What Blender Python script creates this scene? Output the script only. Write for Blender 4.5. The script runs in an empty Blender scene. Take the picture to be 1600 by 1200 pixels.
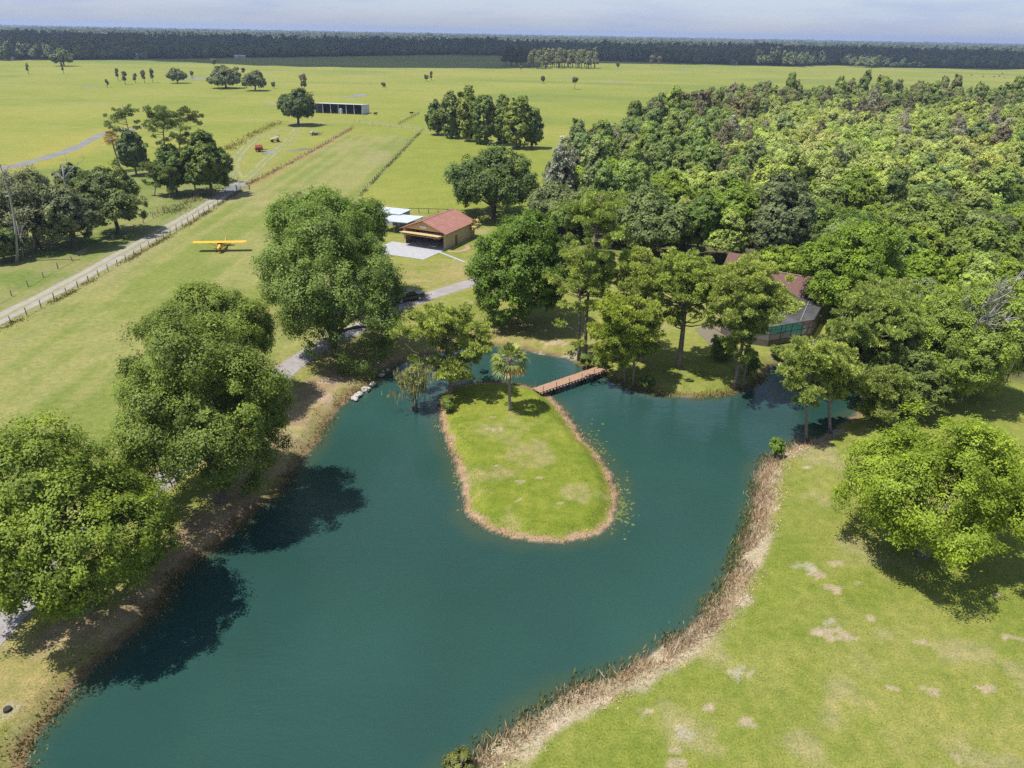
import bpy, math, random
import numpy as np
from mathutils import Vector, Matrix

# ------------------------------------------------------------------ basics
SC = bpy.context.scene
COL = SC.collection
rng = np.random.default_rng(7)
random.seed(7)
f = 1110.0; CH = 42.0
PITCH = math.atan(549 / f); ROLL = math.radians(1.07)
Fv = np.array([0, math.cos(PITCH), -math.sin(PITCH)])
U0 = np.array([0, math.sin(PITCH), math.cos(PITCH)]); R0 = np.array([1., 0, 0])
Xv = math.cos(ROLL) * R0 + math.sin(ROLL) * U0
Uv = -math.sin(ROLL) * R0 + math.cos(ROLL) * U0
CAM = np.array([0, 0, CH])
WL = -0.8          # water level


def ray(x, y):
    return Fv + Xv * (x - 800) / f - Uv * (y - 600) / f


def gp(x, y, z=0.0):
    d = ray(x, y); return CAM + d * ((z - CH) / d[2])


def gl(pts, z=0.0):
    return np.array([gp(x, y, z)[:2] for x, y in pts])


def onY(x, y, Y):
    d = ray(x, y); return CAM + d * (Y / d[1])


def depth(p):
    return float((np.array(p) - CAM) @ Fv)


# ------------------------------------------------------------------ noise
def vnoise(x, y, s=0):
    xi = np.floor(x); yi = np.floor(y); fx = x - xi; fy = y - yi
    fx = fx * fx * (3 - 2 * fx); fy = fy * fy * (3 - 2 * fy)

    def h(a, b):
        t = np.sin(a * 127.1 + b * 311.7 + s * 74.7) * 43758.5453
        return t - np.floor(t)
    return (h(xi, yi) * (1 - fx) + h(xi + 1, yi) * fx) * (1 - fy) + (h(xi, yi + 1) * (1 - fx) + h(xi + 1, yi + 1) * fx) * fy


def fbm(x, y, s=0, o=4):
    r = 0; a = .5; t = 0
    for k in range(o):
        r = r + a * vnoise(x * 2 ** k, y * 2 ** k, s + k); t += a; a *= .5
    return r / t


def sstep(a, b, x):
    t = np.clip((x - a) / (b - a), 0, 1); return t * t * (3 - 2 * t)


def dist_poly(px, py, pts, closed=False):
    d = np.full(px.shape, 1e9); n = len(pts)
    for i in range(n if closed else n - 1):
        a = pts[i]; b = pts[(i + 1) % n]; ab = b - a; L = ab @ ab + 1e-9
        t = np.clip(((px - a[0]) * ab[0] + (py - a[1]) * ab[1]) / L, 0, 1)
        d = np.minimum(d, (px - a[0] - t * ab[0]) ** 2 + (py - a[1] - t * ab[1]) ** 2)
    return np.sqrt(d)


def inside(px, py, pts):
    r = np.zeros(px.shape, bool); n = len(pts)
    for i in range(n):
        a = pts[i]; b = pts[(i + 1) % n]
        if a[1] == b[1]: continue
        c = ((a[1] > py) != (b[1] > py)) & (px < (b[0] - a[0]) * (py - a[1]) / (b[1] - a[1]) + a[0])
        r ^= c
    return r


def sdf(px, py, pts):
    d = dist_poly(px, py, pts, True); return np.where(inside(px, py, pts), -d, d)


def smooth_line(pts, step, closed=False):
    pts = [np.array(p, float) for p in pts]; out = []; n = len(pts)
    for i in range(n if closed else n - 1):
        if closed: p0, p1, p2, p3 = pts[i - 1], pts[i], pts[(i + 1) % n], pts[(i + 2) % n]
        else: p0, p1, p2, p3 = pts[max(i - 1, 0)], pts[i], pts[i + 1], pts[min(i + 2, n - 1)]
        k = max(1, int(np.linalg.norm(p2 - p1) / step))
        for j in range(k):
            t = j / k
            out.append(.5 * ((2 * p1) + (p2 - p0) * t + (2 * p0 - 5 * p1 + 4 * p2 - p3) * t * t + (3 * p1 - p0 - 3 * p2 + p3) * t ** 3))
    if not closed: out.append(pts[-1])
    return np.array(out)


# ------------------------------------------------------------------ object helpers
def tag(o, label=None, cat=None, group=None, kind=None):
    if label: o['label'] = label
    if cat: o['category'] = cat
    if group: o['group'] = group
    if kind: o['kind'] = kind
    return o


def link(o, parent=None):
    COL.objects.link(o)
    if parent is not None: o.parent = parent
    return o


def empty(name, loc=(0, 0, 0), rz=0.0):
    o = bpy.data.objects.new(name, None); o.empty_display_size = .5
    o.location = loc; o.rotation_euler = (0, 0, rz); return link(o)


def copy_tree(src, kids):
    c = src.copy(); COL.objects.link(c)
    for k in kids:
        d = k.copy(); d.parent = c; COL.objects.link(d)
        for g in k.children:
            if g.name == k.name: continue
            e = g.copy(); e.parent = d; COL.objects.link(e)
    return c


def np_mesh(name, V, Fc, mat, attr=None, col=None, smooth=False, nper=4, mats=None, midx=None):
    V = np.asarray(V, np.float32).reshape(-1, 3); Fc = np.asarray(Fc, np.int32).reshape(-1, nper)
    me = bpy.data.meshes.new(name)
    me.vertices.add(len(V)); me.vertices.foreach_set('co', V.ravel())
    me.loops.add(Fc.size); me.loops.foreach_set('vertex_index', Fc.ravel())
    me.polygons.add(len(Fc)); me.polygons.foreach_set('loop_start', np.arange(0, Fc.size, nper, dtype=np.int32))
    try: me.polygons.foreach_set('loop_total', np.full(len(Fc), nper, np.int32))
    except Exception: pass
    for m in (mats or [mat]): me.materials.append(m)
    if midx is not None: me.polygons.foreach_set('material_index', np.asarray(midx, np.int32))
    if attr is not None:
        a = me.attributes.new('v', 'FLOAT', 'POINT'); a.data.foreach_set('value', np.asarray(attr, np.float32))
    if col is not None:
        a = me.color_attributes.new('Col', 'FLOAT_COLOR', 'POINT')
        c4 = np.ones((len(V), 4), np.float32); c4[:, :3] = col; a.data.foreach_set('color', c4.ravel())
    me.update(calc_edges=True)
    if smooth: me.polygons.foreach_set('use_smooth', np.ones(len(Fc), bool))
    return me


def mobj(name, me, parent=None):
    return link(bpy.data.objects.new(name, me), parent)


class MB:
    """collects boxes, tubes and polygons, builds ONE mesh object"""
    def __init__(s): s.v = []; s.f = []
    def box(s, c, d, rz=0, rx=0, ry=0, taper=1.0):
        M = Matrix.Rotation(rz, 3, 'Z') @ Matrix.Rotation(ry, 3, 'Y') @ Matrix.Rotation(rx, 3, 'X'); b = len(s.v)
        for z in (-1, 1):
            k = taper if z > 0 else 1
            for x, y in ((-1, -1), (1, -1), (1, 1), (-1, 1)):
                s.v.append(Vector(c) + M @ Vector((x * d[0] / 2 * k, y * d[1] / 2 * k, z * d[2] / 2)))
        for q in ((3, 2, 1, 0), (4, 5, 6, 7), (0, 1, 5, 4), (1, 2, 6, 5), (2, 3, 7, 6), (3, 0, 4, 7)): s.f.append([b + i for i in q])
        return s
    def tube(s, p, r, n=6, cap=True):
        p = [Vector(q) for q in p]; b = len(s.v)
        if not hasattr(r, '__len__'): r = [r] * len(p)
        for i, q in enumerate(p):
            t = (p[min(i + 1, len(p) - 1)] - p[max(i - 1, 0)]).normalized()
            u = t.cross(Vector((0, 0, 1)) if abs(t.z) < .95 else Vector((1, 0, 0))).normalized(); w = t.cross(u)
            for k in range(n):
                a = 2 * math.pi * k / n; s.v.append(q + (u * math.cos(a) + w * math.sin(a)) * r[i])
        for i in range(len(p) - 1):
            for k in range(n):
                s.f.append([b + i * n + k, b + i * n + (k + 1) % n, b + (i + 1) * n + (k + 1) % n, b + (i + 1) * n + k])
        if cap:
            s.f.append([b + k for k in range(n)]); s.f.append([b + (len(p) - 1) * n + k for k in range(n)][::-1])
        return s
    def poly(s, pts):
        b = len(s.v); s.v += [Vector(p) for p in pts]; s.f.append(list(range(b, b + len(pts)))); return s
    def slab(s, pts, t):
        """polygon given by its top outline, extruded down by t"""
        b = len(s.v); n = len(pts)
        s.v += [Vector(p) for p in pts] + [Vector(p) - Vector((0, 0, t)) for p in pts]
        s.f.append(list(range(b, b + n))); s.f.append([b + n + i for i in range(n)][::-1])
        for i in range(n): s.f.append([b + i, b + n + i, b + n + (i + 1) % n, b + (i + 1) % n])
        return s
    def prism(s, prof, x0, x1):
        """profile in (y,z), extruded along x"""
        b = len(s.v); n = len(prof)
        for x in (x0, x1): s.v += [Vector((x, y, z)) for y, z in prof]
        s.f.append([b + i for i in range(n)][::-1]); s.f.append([b + n + i for i in range(n)])
        for i in range(n): s.f.append([b + i, b + (i + 1) % n, b + n + (i + 1) % n, b + n + i])
        return s
    def loft(s, secs):
        b = len(s.v); n = len(secs[0])
        for q in secs: s.v += [Vector(p) for p in q]
        for i in range(len(secs) - 1):
            for k in range(n): s.f.append([b + i * n + k, b + i * n + (k + 1) % n, b + (i + 1) * n + (k + 1) % n, b + (i + 1) * n + k])
        s.f.append([b + k for k in range(n)][::-1]); s.f.append([b + (len(secs) - 1) * n + k for k in range(n)])
        return s
    def build(s, name, mat, parent=None, smooth=False, bevel=0):
        me = bpy.data.meshes.new(name); me.from_pydata([tuple(v) for v in s.v], [], s.f); me.materials.append(mat)
        import bmesh
        bm = bmesh.new(); bm.from_mesh(me); bmesh.ops.recalc_face_normals(bm, faces=bm.faces)
        if bevel: bmesh.ops.bevel(bm, geom=list(bm.edges), offset=bevel, segments=2, affect='EDGES', clamp_overlap=True)
        bm.to_mesh(me); bm.free()
        if smooth: me.polygons.foreach_set('use_smooth', [True] * len(me.polygons))
        me.update()
        return mobj(name, me, parent)


# ------------------------------------------------------------------ materials
def new_mat(name):
    m = bpy.data.materials.new(name); m.use_nodes = True; nt = m.node_tree
    b = nt.nodes['Principled BSDF']; return m, nt, b


def N(nt, t, **k):
    n = nt.nodes.new(t)
    for a, v in k.items(): setattr(n, a, v)
    return n


def noise_node(nt, scale, detail=4, rough=.6, coord='Object', stretch=None):
    tc = N(nt, 'ShaderNodeTexCoord'); nz = N(nt, 'ShaderNodeTexNoise')
    nz.inputs['Scale'].default_value = scale; nz.inputs['Detail'].default_value = detail; nz.inputs['Roughness'].default_value = rough
    if stretch:
        mp = N(nt, 'ShaderNodeMapping'); mp.inputs['Scale'].default_value = stretch[:3]
        mp.inputs['Rotation'].default_value = (0, 0, stretch[3] if len(stretch) > 3 else 0)
        nt.links.new(tc.outputs[coord], mp.inputs[0]); nt.links.new(mp.outputs[0], nz.inputs['Vector'])
    else: nt.links.new(tc.outputs[coord], nz.inputs['Vector'])
    return nz


def ramp(nt, src, stops):
    r = N(nt, 'ShaderNodeValToRGB'); e = r.color_ramp.elements
    while len(e) > 1: e.remove(e[-1])
    for i, (p, c) in enumerate(stops):
        el = e[0] if i == 0 else e.new(p)
        el.position = p; el.color = (*c, 1) if len(c) == 3 else c
    nt.links.new(src, r.inputs[0]); return r


def mulc(nt, a, b):
    m = N(nt, 'ShaderNodeMix', data_type='RGBA', blend_type='MULTIPLY'); m.inputs[0].default_value = 1
    nt.links.new(a, m.inputs[6]); nt.links.new(b, m.inputs[7]); return m.outputs[2]


def const(nt, c):
    n = N(nt, 'ShaderNodeRGB'); n.outputs[0].default_value = (*c, 1); return n.outputs[0]


def bump(nt, src, b, strength=.5, dist=.05):
    n = N(nt, 'ShaderNodeBump'); n.inputs['Strength'].default_value = strength; n.inputs['Distance'].default_value = dist
    nt.links.new(src, n.inputs['Height']); nt.links.new(n.outputs[0], b.inputs['Normal'])


def plain(name, c, rough=.6, var=.25, scale=3.0, metal=0, spec=.4, bmp=0):
    m, nt, b = new_mat(name)
    nz = noise_node(nt, scale, 5)
    lo = tuple(x * (1 - var) for x in c); hi = tuple(min(1, x * (1 + var)) for x in c)
    r = ramp(nt, nz.outputs['Fac'], [(.3, lo), (.7, hi)])
    nt.links.new(r.outputs[0], b.inputs['Base Color'])
    b.inputs['Roughness'].default_value = rough; b.inputs['Metallic'].default_value = metal
    b.inputs['Specular IOR Level'].default_value = spec
    if bmp: bump(nt, nz.outputs['Fac'], b, .6, bmp)
    return m


def leaf_mat(name, source='object', palette=None, trans=.3):
    """foliage: colour from the object colour, or from a per-instance random for far-off stuff"""
    m, nt, b = new_mat(name)
    oi = N(nt, 'ShaderNodeObjectInfo')
    if source == 'object': base = oi.outputs['Color']
    else:
        n = len(palette)
        r = ramp(nt, oi.outputs['Random'], [(i / n, c) for i, c in enumerate(palette)]); r.color_ramp.interpolation = 'CONSTANT'
        base = r.outputs[0]
    at = N(nt, 'ShaderNodeAttribute', attribute_name='v')
    base = mulc(nt, base, const(nt, (2.55, 2.2, 1.8)))
    rv = ramp(nt, at.outputs['Fac'], [(.12, (.48, .52, .5)), (.5, (.95, .95, .92)), (.88, (1.5, 1.42, 1.2))])
    c = mulc(nt, base, rv.outputs[0])
    nt.links.new(c, b.inputs['Base Color'])
    b.inputs['Roughness'].default_value = .55; b.inputs['Specular IOR Level'].default_value = .25
    tr = N(nt, 'ShaderNodeBsdfTranslucent'); mx = N(nt, 'ShaderNodeMixShader'); mx.inputs[0].default_value = trans
    wm = N(nt, 'ShaderNodeMix', data_type='RGBA', blend_type='MULTIPLY'); wm.inputs[0].default_value = 1
    nt.links.new(c, wm.inputs[6]); wm.inputs[7].default_value = (1.0, 1.1, .6, 1)
    nt.links.new(wm.outputs[2], tr.inputs['Color'])
    nt.links.new(b.outputs[0], mx.inputs[1]); nt.links.new(tr.outputs[0], mx.inputs[2])
    nt.links.new(mx.outputs[0], nt.nodes['Material Output'].inputs['Surface'])
    return m


LEAF = leaf_mat('foliage')
BARK = plain('bark', (.12, .095, .075), .9, .4, 2.5, bmp=.05)
PINEBARK = plain('pine_bark', (.22, .17, .135), .9, .4, 3, bmp=.05)
DEADWOOD = plain('weathered_deadwood', (.30, .28, .25), .85, .25, 4)
MOSSM = leaf_mat('hanging_moss_fibre')

# ------------------------------------------------------------------ foliage geometry
def unit(a): return a / (np.linalg.norm(a, axis=-1, keepdims=True) + 1e-9)


def rdir(n, R): return unit(R.normal(size=(n, 3)))


def leaf_quads(P, Nn, size, asp, R):
    n = len(P); a = unit(np.cross(Nn, rdir(n, R))); b = np.cross(Nn, a)
    s = np.asarray(size).reshape(-1, 1)
    fold = Nn * s * .25
    V = np.stack([P - a * s, P + b * s * asp - fold, P + a * s, P - b * s * asp - fold], 1)
    return V.reshape(-1, 3)


def needle_quads(P, D, ln, w, R):
    n = len(P); a = unit(np.cross(D, rdir(n, R))); ln = np.asarray(ln).reshape(-1, 1); w = np.asarray(w).reshape(-1, 1)
    V = np.stack([P, P + D * ln * .55 + a * w, P + D * ln, P + D * ln * .55 - a * w], 1)
    return V.reshape(-1, 3)


def quads_mesh(name, V, v4, mat):
    n = len(V) // 4
    return np_mesh(name, V, np.arange(n * 4).reshape(n, 4), mat, attr=np.repeat(v4, 4))


def crown_puffs(ells, pr, R, cover=1.25, bottom=-.55, rough=.16, inner=.35):
    """puff centres spread through the volume of a union of ellipsoids"""
    C = []; O = []; Rr = []; SH = []; OWN = []
    for (c, r) in ells:
        c = np.array(c, float); r = np.array(r, float)
        area = 4 * math.pi * (((r[0] * r[1]) ** 1.6 + 2 * (r[0] * r[2]) ** 1.6) / 3) ** (1 / 1.6)
        n = max(6, int(cover * area / (math.pi * pr * pr)))
        k = int(n * (1 + inner)); d = rdir(k, R); d = d[d[:, 2] > bottom]
        ph = R.uniform(0, 6.28, 6); kv = R.normal(size=(6, 3)) * 3.2
        lump = 1 + rough * np.sum(np.cos(d @ kv.T + ph), 1) / 2.2
        sh = np.where(np.arange(len(d)) < n, R.uniform(.84, 1.0, len(d)), R.uniform(.4, .8, len(d)))
        p = c + d * (r - pr * .6) * (lump * sh)[:, None]
        C.append(p); O.append(unit(d / r * r.mean())); Rr.append(pr * R.uniform(.65, 1.3, len(d))); SH.append(sh > .82); OWN.append(np.full(len(d), len(OWN)))
    P = np.concatenate(C); O = np.concatenate(O); Rr = np.concatenate(Rr); SH = np.concatenate(SH); OWN = np.concatenate(OWN)
    keep = np.ones(len(P), bool)
    if len(ells) > 1:
        for ie, (c, r) in enumerate(ells):
            q = np.linalg.norm((P - np.array(c)) / np.array(r), axis=1); keep &= (q > np.where(SH, .74, .36)) | (OWN == ie)
    return P[keep], O[keep], Rr[keep]


def broadleaf_crown(ells, pr, leaf, R, tufts=9, per=12, asp=.5, droop=0., flat=.8, **k):
    P, O, Rr = crown_puffs(ells, pr, R, **k); n = len(P); up = np.array([0, 0, 1.])
    t = unit(R.normal(size=(n, tufts, 3)) + .85 * O[:, None] + .35 * up)
    tp = P[:, None] + t * np.array([1, 1, flat]) * (Rr[:, None] * R.uniform(.6, 1.08, (n, tufts)))[..., None]
    lp = tp[:, :, None] + R.normal(size=(n, tufts, per, 3)) * (Rr * .2)[:, None, None, None]
    ln = unit(t[:, :, None] * .8 + O[:, None, None] * .35 + up * .4 + R.normal(size=(n, tufts, per, 3)) * .33)
    v = .48 * R.uniform(size=(n, 1, 1)) + .26 * R.uniform(size=(n, tufts, 1)) + .26 * R.uniform(size=(n, tufts, per))
    m = n * tufts * per
    if droop: lp = lp - up * droop * R.uniform(0, 1, (n, tufts, per, 1)) ** 2
    return leaf_quads(lp.reshape(m, 3), ln.reshape(m, 3), leaf * R.uniform(.65, 1.3, m), asp, R), v.reshape(m), P


def pine_crown(c, r, npad, R, tufts=16, per=13, nl=.55, nw=.055, padr=.95, top=True):
    """needle pads carried at branch ends; returns quads, v, pad centres"""
    c = np.array(c); r = np.array(r)
    d = rdir(npad * 3, R); d = d[(d[:, 2] > -.15) | (R.uniform(size=len(d)) < .45)][:npad]; npad = len(d); s = R.uniform(.25, 1., npad) ** .55
    k = max(14, npad // 4); td = unit(d[R.permutation(len(d))[:k]] + np.array([0, 0, .12])); ts = R.uniform(.72, 1.0, k)
    tip = c + td * r * ts[:, None] * np.array([.93, .93, .95]); foot = c + np.stack([np.zeros(k), np.zeros(k), (td[:, 2] * r[2] * .75) - .12 * r[2]], 1)
    li = R.integers(0, k, npad); u_ = R.uniform(.25, 1.0, npad) ** .6
    P = foot[li] + (tip[li] - foot[li]) * u_[:, None] + R.normal(size=(npad, 3)) * np.array([.17, .17, .085]) * r.mean()
    pr = padr * R.uniform(.7, 1.3, npad)
    t = rdir(npad * tufts, R).reshape(npad, tufts, 3)
    tp = P[:, None] + t * np.array([1, 1, .45]) * (pr[:, None] * R.uniform(.2, 1., (npad, tufts)))[..., None]
    D = unit(rdir(npad * tufts * per, R).reshape(npad, tufts, per, 3) + t[:, :, None] * .7 + np.array([0, 0, .45]))
    m = npad * tufts * per
    v = .4 * R.uniform(size=(npad, 1, 1)) + .25 * R.uniform(size=(npad, tufts, 1)) + .35 * R.uniform(size=(npad, tufts, per))
    V = needle_quads(np.repeat(tp.reshape(-1, 3), per, 0), D.reshape(m, 3), nl * R.uniform(.6, 1.2, m), nw * R.uniform(.7, 1.4, m), R)
    return V, v.reshape(m), P


def moss_strands(P, R, ln=1.4, per=10, w=.07, spread=.5):
    n = len(P); p = np.repeat(P, per, 0) + R.normal(size=(n * per, 3)) * np.array([spread, spread, .25])
    D = unit(np.array([0, 0, -1.]) + R.normal(size=(n * per, 3)) * .12)
    return needle_quads(p, D, ln * R.uniform(.4, 1.2, n * per), w * R.uniform(.6, 1.5, n * per), R), R.uniform(size=n * per)


def limb_path(a, b, R, sag=0.12, k=5):
    a = np.array(a, float); b = np.array(b, float); L = np.linalg.norm(b - a); out = []
    w = R.normal(size=3) * L * .06
    for i in range(k):
        t = i / (k - 1); out.append(a + (b - a) * t + np.array([0, 0, L * sag]) * math.sin(math.pi * t) * (1 if sag else 0) + w * math.sin(math.pi * t))
    return out


def trunk_mesh(base, h_fork, r, tips, R, ground=0., lean=(0, 0), mat=None, name='trunk', limbs=9, n=8):
    mb = MB(); fork = np.array([base[0] + lean[0], base[1] + lean[1], h_fork])
    b0 = np.array([base[0], base[1], ground - .4])
    p = [b0 + (fork - b0) * t for t in (0, .06, .2, .5, .8, 1)]
    p = [q + np.array([R.normal() * r * .18, R.normal() * r * .18, 0]) * (i > 1) for i, q in enumerate(p)]
    mb.tube(p, [r * 1.55, r * 1.3, r * 1.05, r * .92, r * .82, r * .68], n)
    sel = tips[R.permutation(len(tips))[:limbs]] if len(tips) > limbs else tips
    for q in sel:
        t = R.uniform(.55, 1.); s = b0 + (p[-1] - b0) * t
        mb.tube(limb_path(s, s + (np.array(q) - s) * .92, R), [r * .42, r * .34, r * .25, r * .16, r * .07], 5, False)
    return mb


# --------------------------------------------------------- fitting crowns to where they stand
def fit(box, clear=1.5, base=None, ry=1.0):
    """crown outline seen from the air -> distance, centre and radii in metres"""
    x0, y0, x1, y1 = box; cx, cy = (x0 + x1) / 2, (y0 + y1) / 2; d = ray(cx, cy)
    th = math.asin(-d[2] / np.linalg.norm(d)); best = None
    def radii(c):
        s = f / depth(c); rh = (x1 - x0) / 2 / s; hv = (y1 - y0) / 2 / s
        q = hv ** 2 - (rh * ry * math.sin(th)) ** 2
        return rh, math.sqrt(max(q, (.5 * rh) ** 2)) / math.cos(th)
    if base is not None:
        b = gp(*base); c = onY(cx, cy, b[1]); rh, rz = radii(c); return b, c, rh, rz
    for z in np.arange(.5, 30, .1):
        c = gp(cx, cy, z); rh, rz = radii(c); e = abs(z - rz - clear)
        if best is None or e < best[0]: best = (e, c, rh, rz)
    e, c, rh, rz = best
    return np.array([c[0], c[1], 0]), c, rh, rz


TREES = []      # (x, y, r) taken


def finish_tree(name, label, cat, base, crown_me, trunk_mb, color, barkm=BARK, group=None, extra=None):
    root = empty(name, (float(base[0]), float(base[1]), float(base[2])))
    off = Vector((-float(base[0]), -float(base[1]), -float(base[2])))
    tag(root, label, cat, group)
    t = trunk_mb.build('trunk', barkm, root, smooth=True); t.data.transform(Matrix.Translation(off))
    c = mobj('crown', crown_me, root); c.data.transform(Matrix.Translation(off)); c.color = (*color, 1)
    for nm, me, colr in (extra or []):
        e = mobj(nm, me, root)
        if nm == 'hanging_moss': e['kind'] = 'stuff'
        e.data.transform(Matrix.Translation(off)); e.color = (*colr, 1)
    return root


def broadleaf(label, box, color, clear=1.5, seed=1, pr=None, leaf=.30, name='broadleaf_tree', cat='tree', base=None, group=None,
              lobes=True, tufts=9, per=12, moss=0, asp=.55, cover=1.2, rough=.18, inner=.28, carve=(), dead=0, bottom=-.75, ry=1.0, trunk_r=None):
    R = np.random.default_rng(seed)
    b, c, rh, rz = fit(box, clear, base, ry)
    TREES.append((c[0], c[1], rh))
    if pr is None: pr = max(.5, rh * .145)
    if lobes:
        w_ = .80 if rough < .3 else .66
        ells = [(c - np.array([0, 0, rz * .12]), (rh * w_, rh * w_ * ry, rz * w_))]
        k = 7
        for i in range(k):
            a = 2 * math.pi * (i + R.uniform(-.3, .3)) / k; e = R.uniform(-.25, .55) if clear > 1.2 else R.uniform(-.6, .5)
            q = R.uniform(.34, .5)
            ells.append((c + np.array([math.cos(a) * math.cos(e) * rh * (1 - q) * .98, math.sin(a) * math.cos(e) * rh * ry * (1 - q) * .98, math.sin(e) * rz * (1 - q)]), (rh * q, rh * q, rz * q * 1.1)))
        ells.append((c + np.array([R.normal() * rh * .12, R.normal() * rh * .12, rz * .5]), (rh * .5, rh * .5, rz * .5)))
    else: ells = [(c, (rh, rh * ry, rz))]
    if tufts * per > 80:
        px_m = f / depth(c); k_ = float(np.clip(13.0 / px_m, .9, 1.75)); leaf *= .56 * k_; tufts += 3; per = int(per * 1.9 / k_ ** 1.35)
    V, v, P = broadleaf_crown(ells, pr, leaf, R, tufts, per, asp, rough=rough, cover=cover, inner=inner, bottom=bottom)
    for (qx, qy, qz, qr) in carve:
        kk = np.repeat(np.linalg.norm(V.reshape(-1, 4, 3).mean(1) - np.array([qx, qy, qz]), axis=1) > qr, 4); V = V[kk]; v = v[kk[::4]]; P = P[np.linalg.norm(P - np.array([qx, qy, qz]), axis=1) > qr]
    tr = trunk_r or max(.12, rh * .065)
    hf = max(.8, c[2] - rz * .45)
    tm = trunk_mesh((b[0], b[1]), hf, tr, P, R, lean=(c[0] - b[0], c[1] - b[1]), limbs=16)
    ex = []
    if moss:
        low = P[P[:, 2] < c[2] + rz * .3]; low = low[R.permutation(len(low))[:moss]]
        mv, ma = moss_strands(low - np.array([0, 0, .4]), R, 1.8, 12, .05)
        ex.append(('hanging_moss', quads_mesh('hanging_moss', mv, ma, MOSSM), (.105, .115, .11)))
    root = finish_tree(name, label, cat, b, quads_mesh('crown', V, v, LEAF), tm, color, group=group, extra=ex)
    if dead:
        mb = MB(); top = c + np.array([0, 0, -rz * .3])
        for i in range(dead):
            a = R.uniform(0, 6.28); tip = c + np.array([math.cos(a) * rh * R.uniform(.1, .6), -abs(math.sin(a)) * rh * R.uniform(.3, .9), rz * R.uniform(.35, 1.02)])
            pth = limb_path(top, tip, R, .05, 6); mb.tube(pth, [.16, .13, .1, .07, .05, .025], 4, False)
            for j in range(26):
                s = pth[R.integers(2, 6)]; e = s + unit(R.normal(size=3) + np.array([0, -.3, .9]) + (tip - top) * .1) * R.uniform(.8, 2.6)
                mb.tube([s, (s + e) / 2 + R.normal(size=3) * .12, e], [.045, .032, .015], 3, False)
        o = mb.build('dead_branches', DEADWOOD, root); o.data.transform(Matrix.Translation(Vector((-b[0], -b[1], 0))))
        o['label'] = 'bare grey leafless branches in the top of the crown'
    return root


def pine(label, base, box, color=(.115, .15, .03), seed=1, pads=70, name='pine_tree', group=None, tufts=16, per=13, nl=.55, nw=.055, padr=.95,
         twin=False, trunk_r=.28, ground=0., moss=0):
    R = np.random.default_rng(seed)
    d = ray(*base); b = CAM + d * ((ground - CH) / d[2])
    x0, y0, x1, y1 = box; c = onY((x0 + x1) / 2, (y0 + y1) / 2, b[1]); s = f / depth(c); th = math.asin(-d[2] / np.linalg.norm(d))
    rh = (x1 - x0) / 2 / s; hv = (y1 - y0) / 2 / s; rz = math.sqrt(max(hv ** 2 - (rh * math.sin(th)) ** 2, (.45 * rh) ** 2)) / math.cos(th)
    TREES.append((c[0], c[1], rh * .7))
    V, v, P = pine_crown(c, (rh, rh, rz), int(pads * 1.85), R, tufts + 6, per + 2, nl * .82, nw * .8, padr * .82)
    mb = MB(); top = c + np.array([R.normal() * .3, R.normal() * .3, rz * .85]); b0 = np.array([b[0], b[1], ground - .8])
    k = 9; w = R.normal(size=3) * .35; pth = []
    for i in range(k):
        t = i / (k - 1); q = b0 + (top - b0) * t + w * math.sin(math.pi * t); pth.append(q)
    rad = [trunk_r * (1.25 if i == 0 else 1) * (1 - .8 * (i / (k - 1)) ** 1.3) for i in range(k)]
    mb.tube(pth, rad, 8)
    for q in P:
        z = q[2] - np.linalg.norm(q[:2] - c[:2]) * R.uniform(.15, .5)
        t = np.clip((z - b0[2]) / (top[2] - b0[2]), .25, .97); i = int(t * (k - 1)); s0 = pth[i] + (pth[min(i + 1, k - 1)] - pth[i]) * (t * (k - 1) - i)
        mb.tube(limb_path(s0, q, R, -.05, 4), [trunk_r * .26, trunk_r * .2, trunk_r * .13, .02], 4, False)
    ex = []
    if moss:
        sel = P[R.permutation(len(P))[:moss]]; mv, ma = moss_strands(sel, R, 1.1, 10, .05, .4)
        ex.append(('hanging_moss', quads_mesh('hanging_moss', mv, ma, MOSSM), (.105, .115, .105)))
    return finish_tree(name, label, 'pine tree', np.array([b[0], b[1], ground]), quads_mesh('crown', V, v, LEAF), mb, color, PINEBARK, group, ex)


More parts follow.
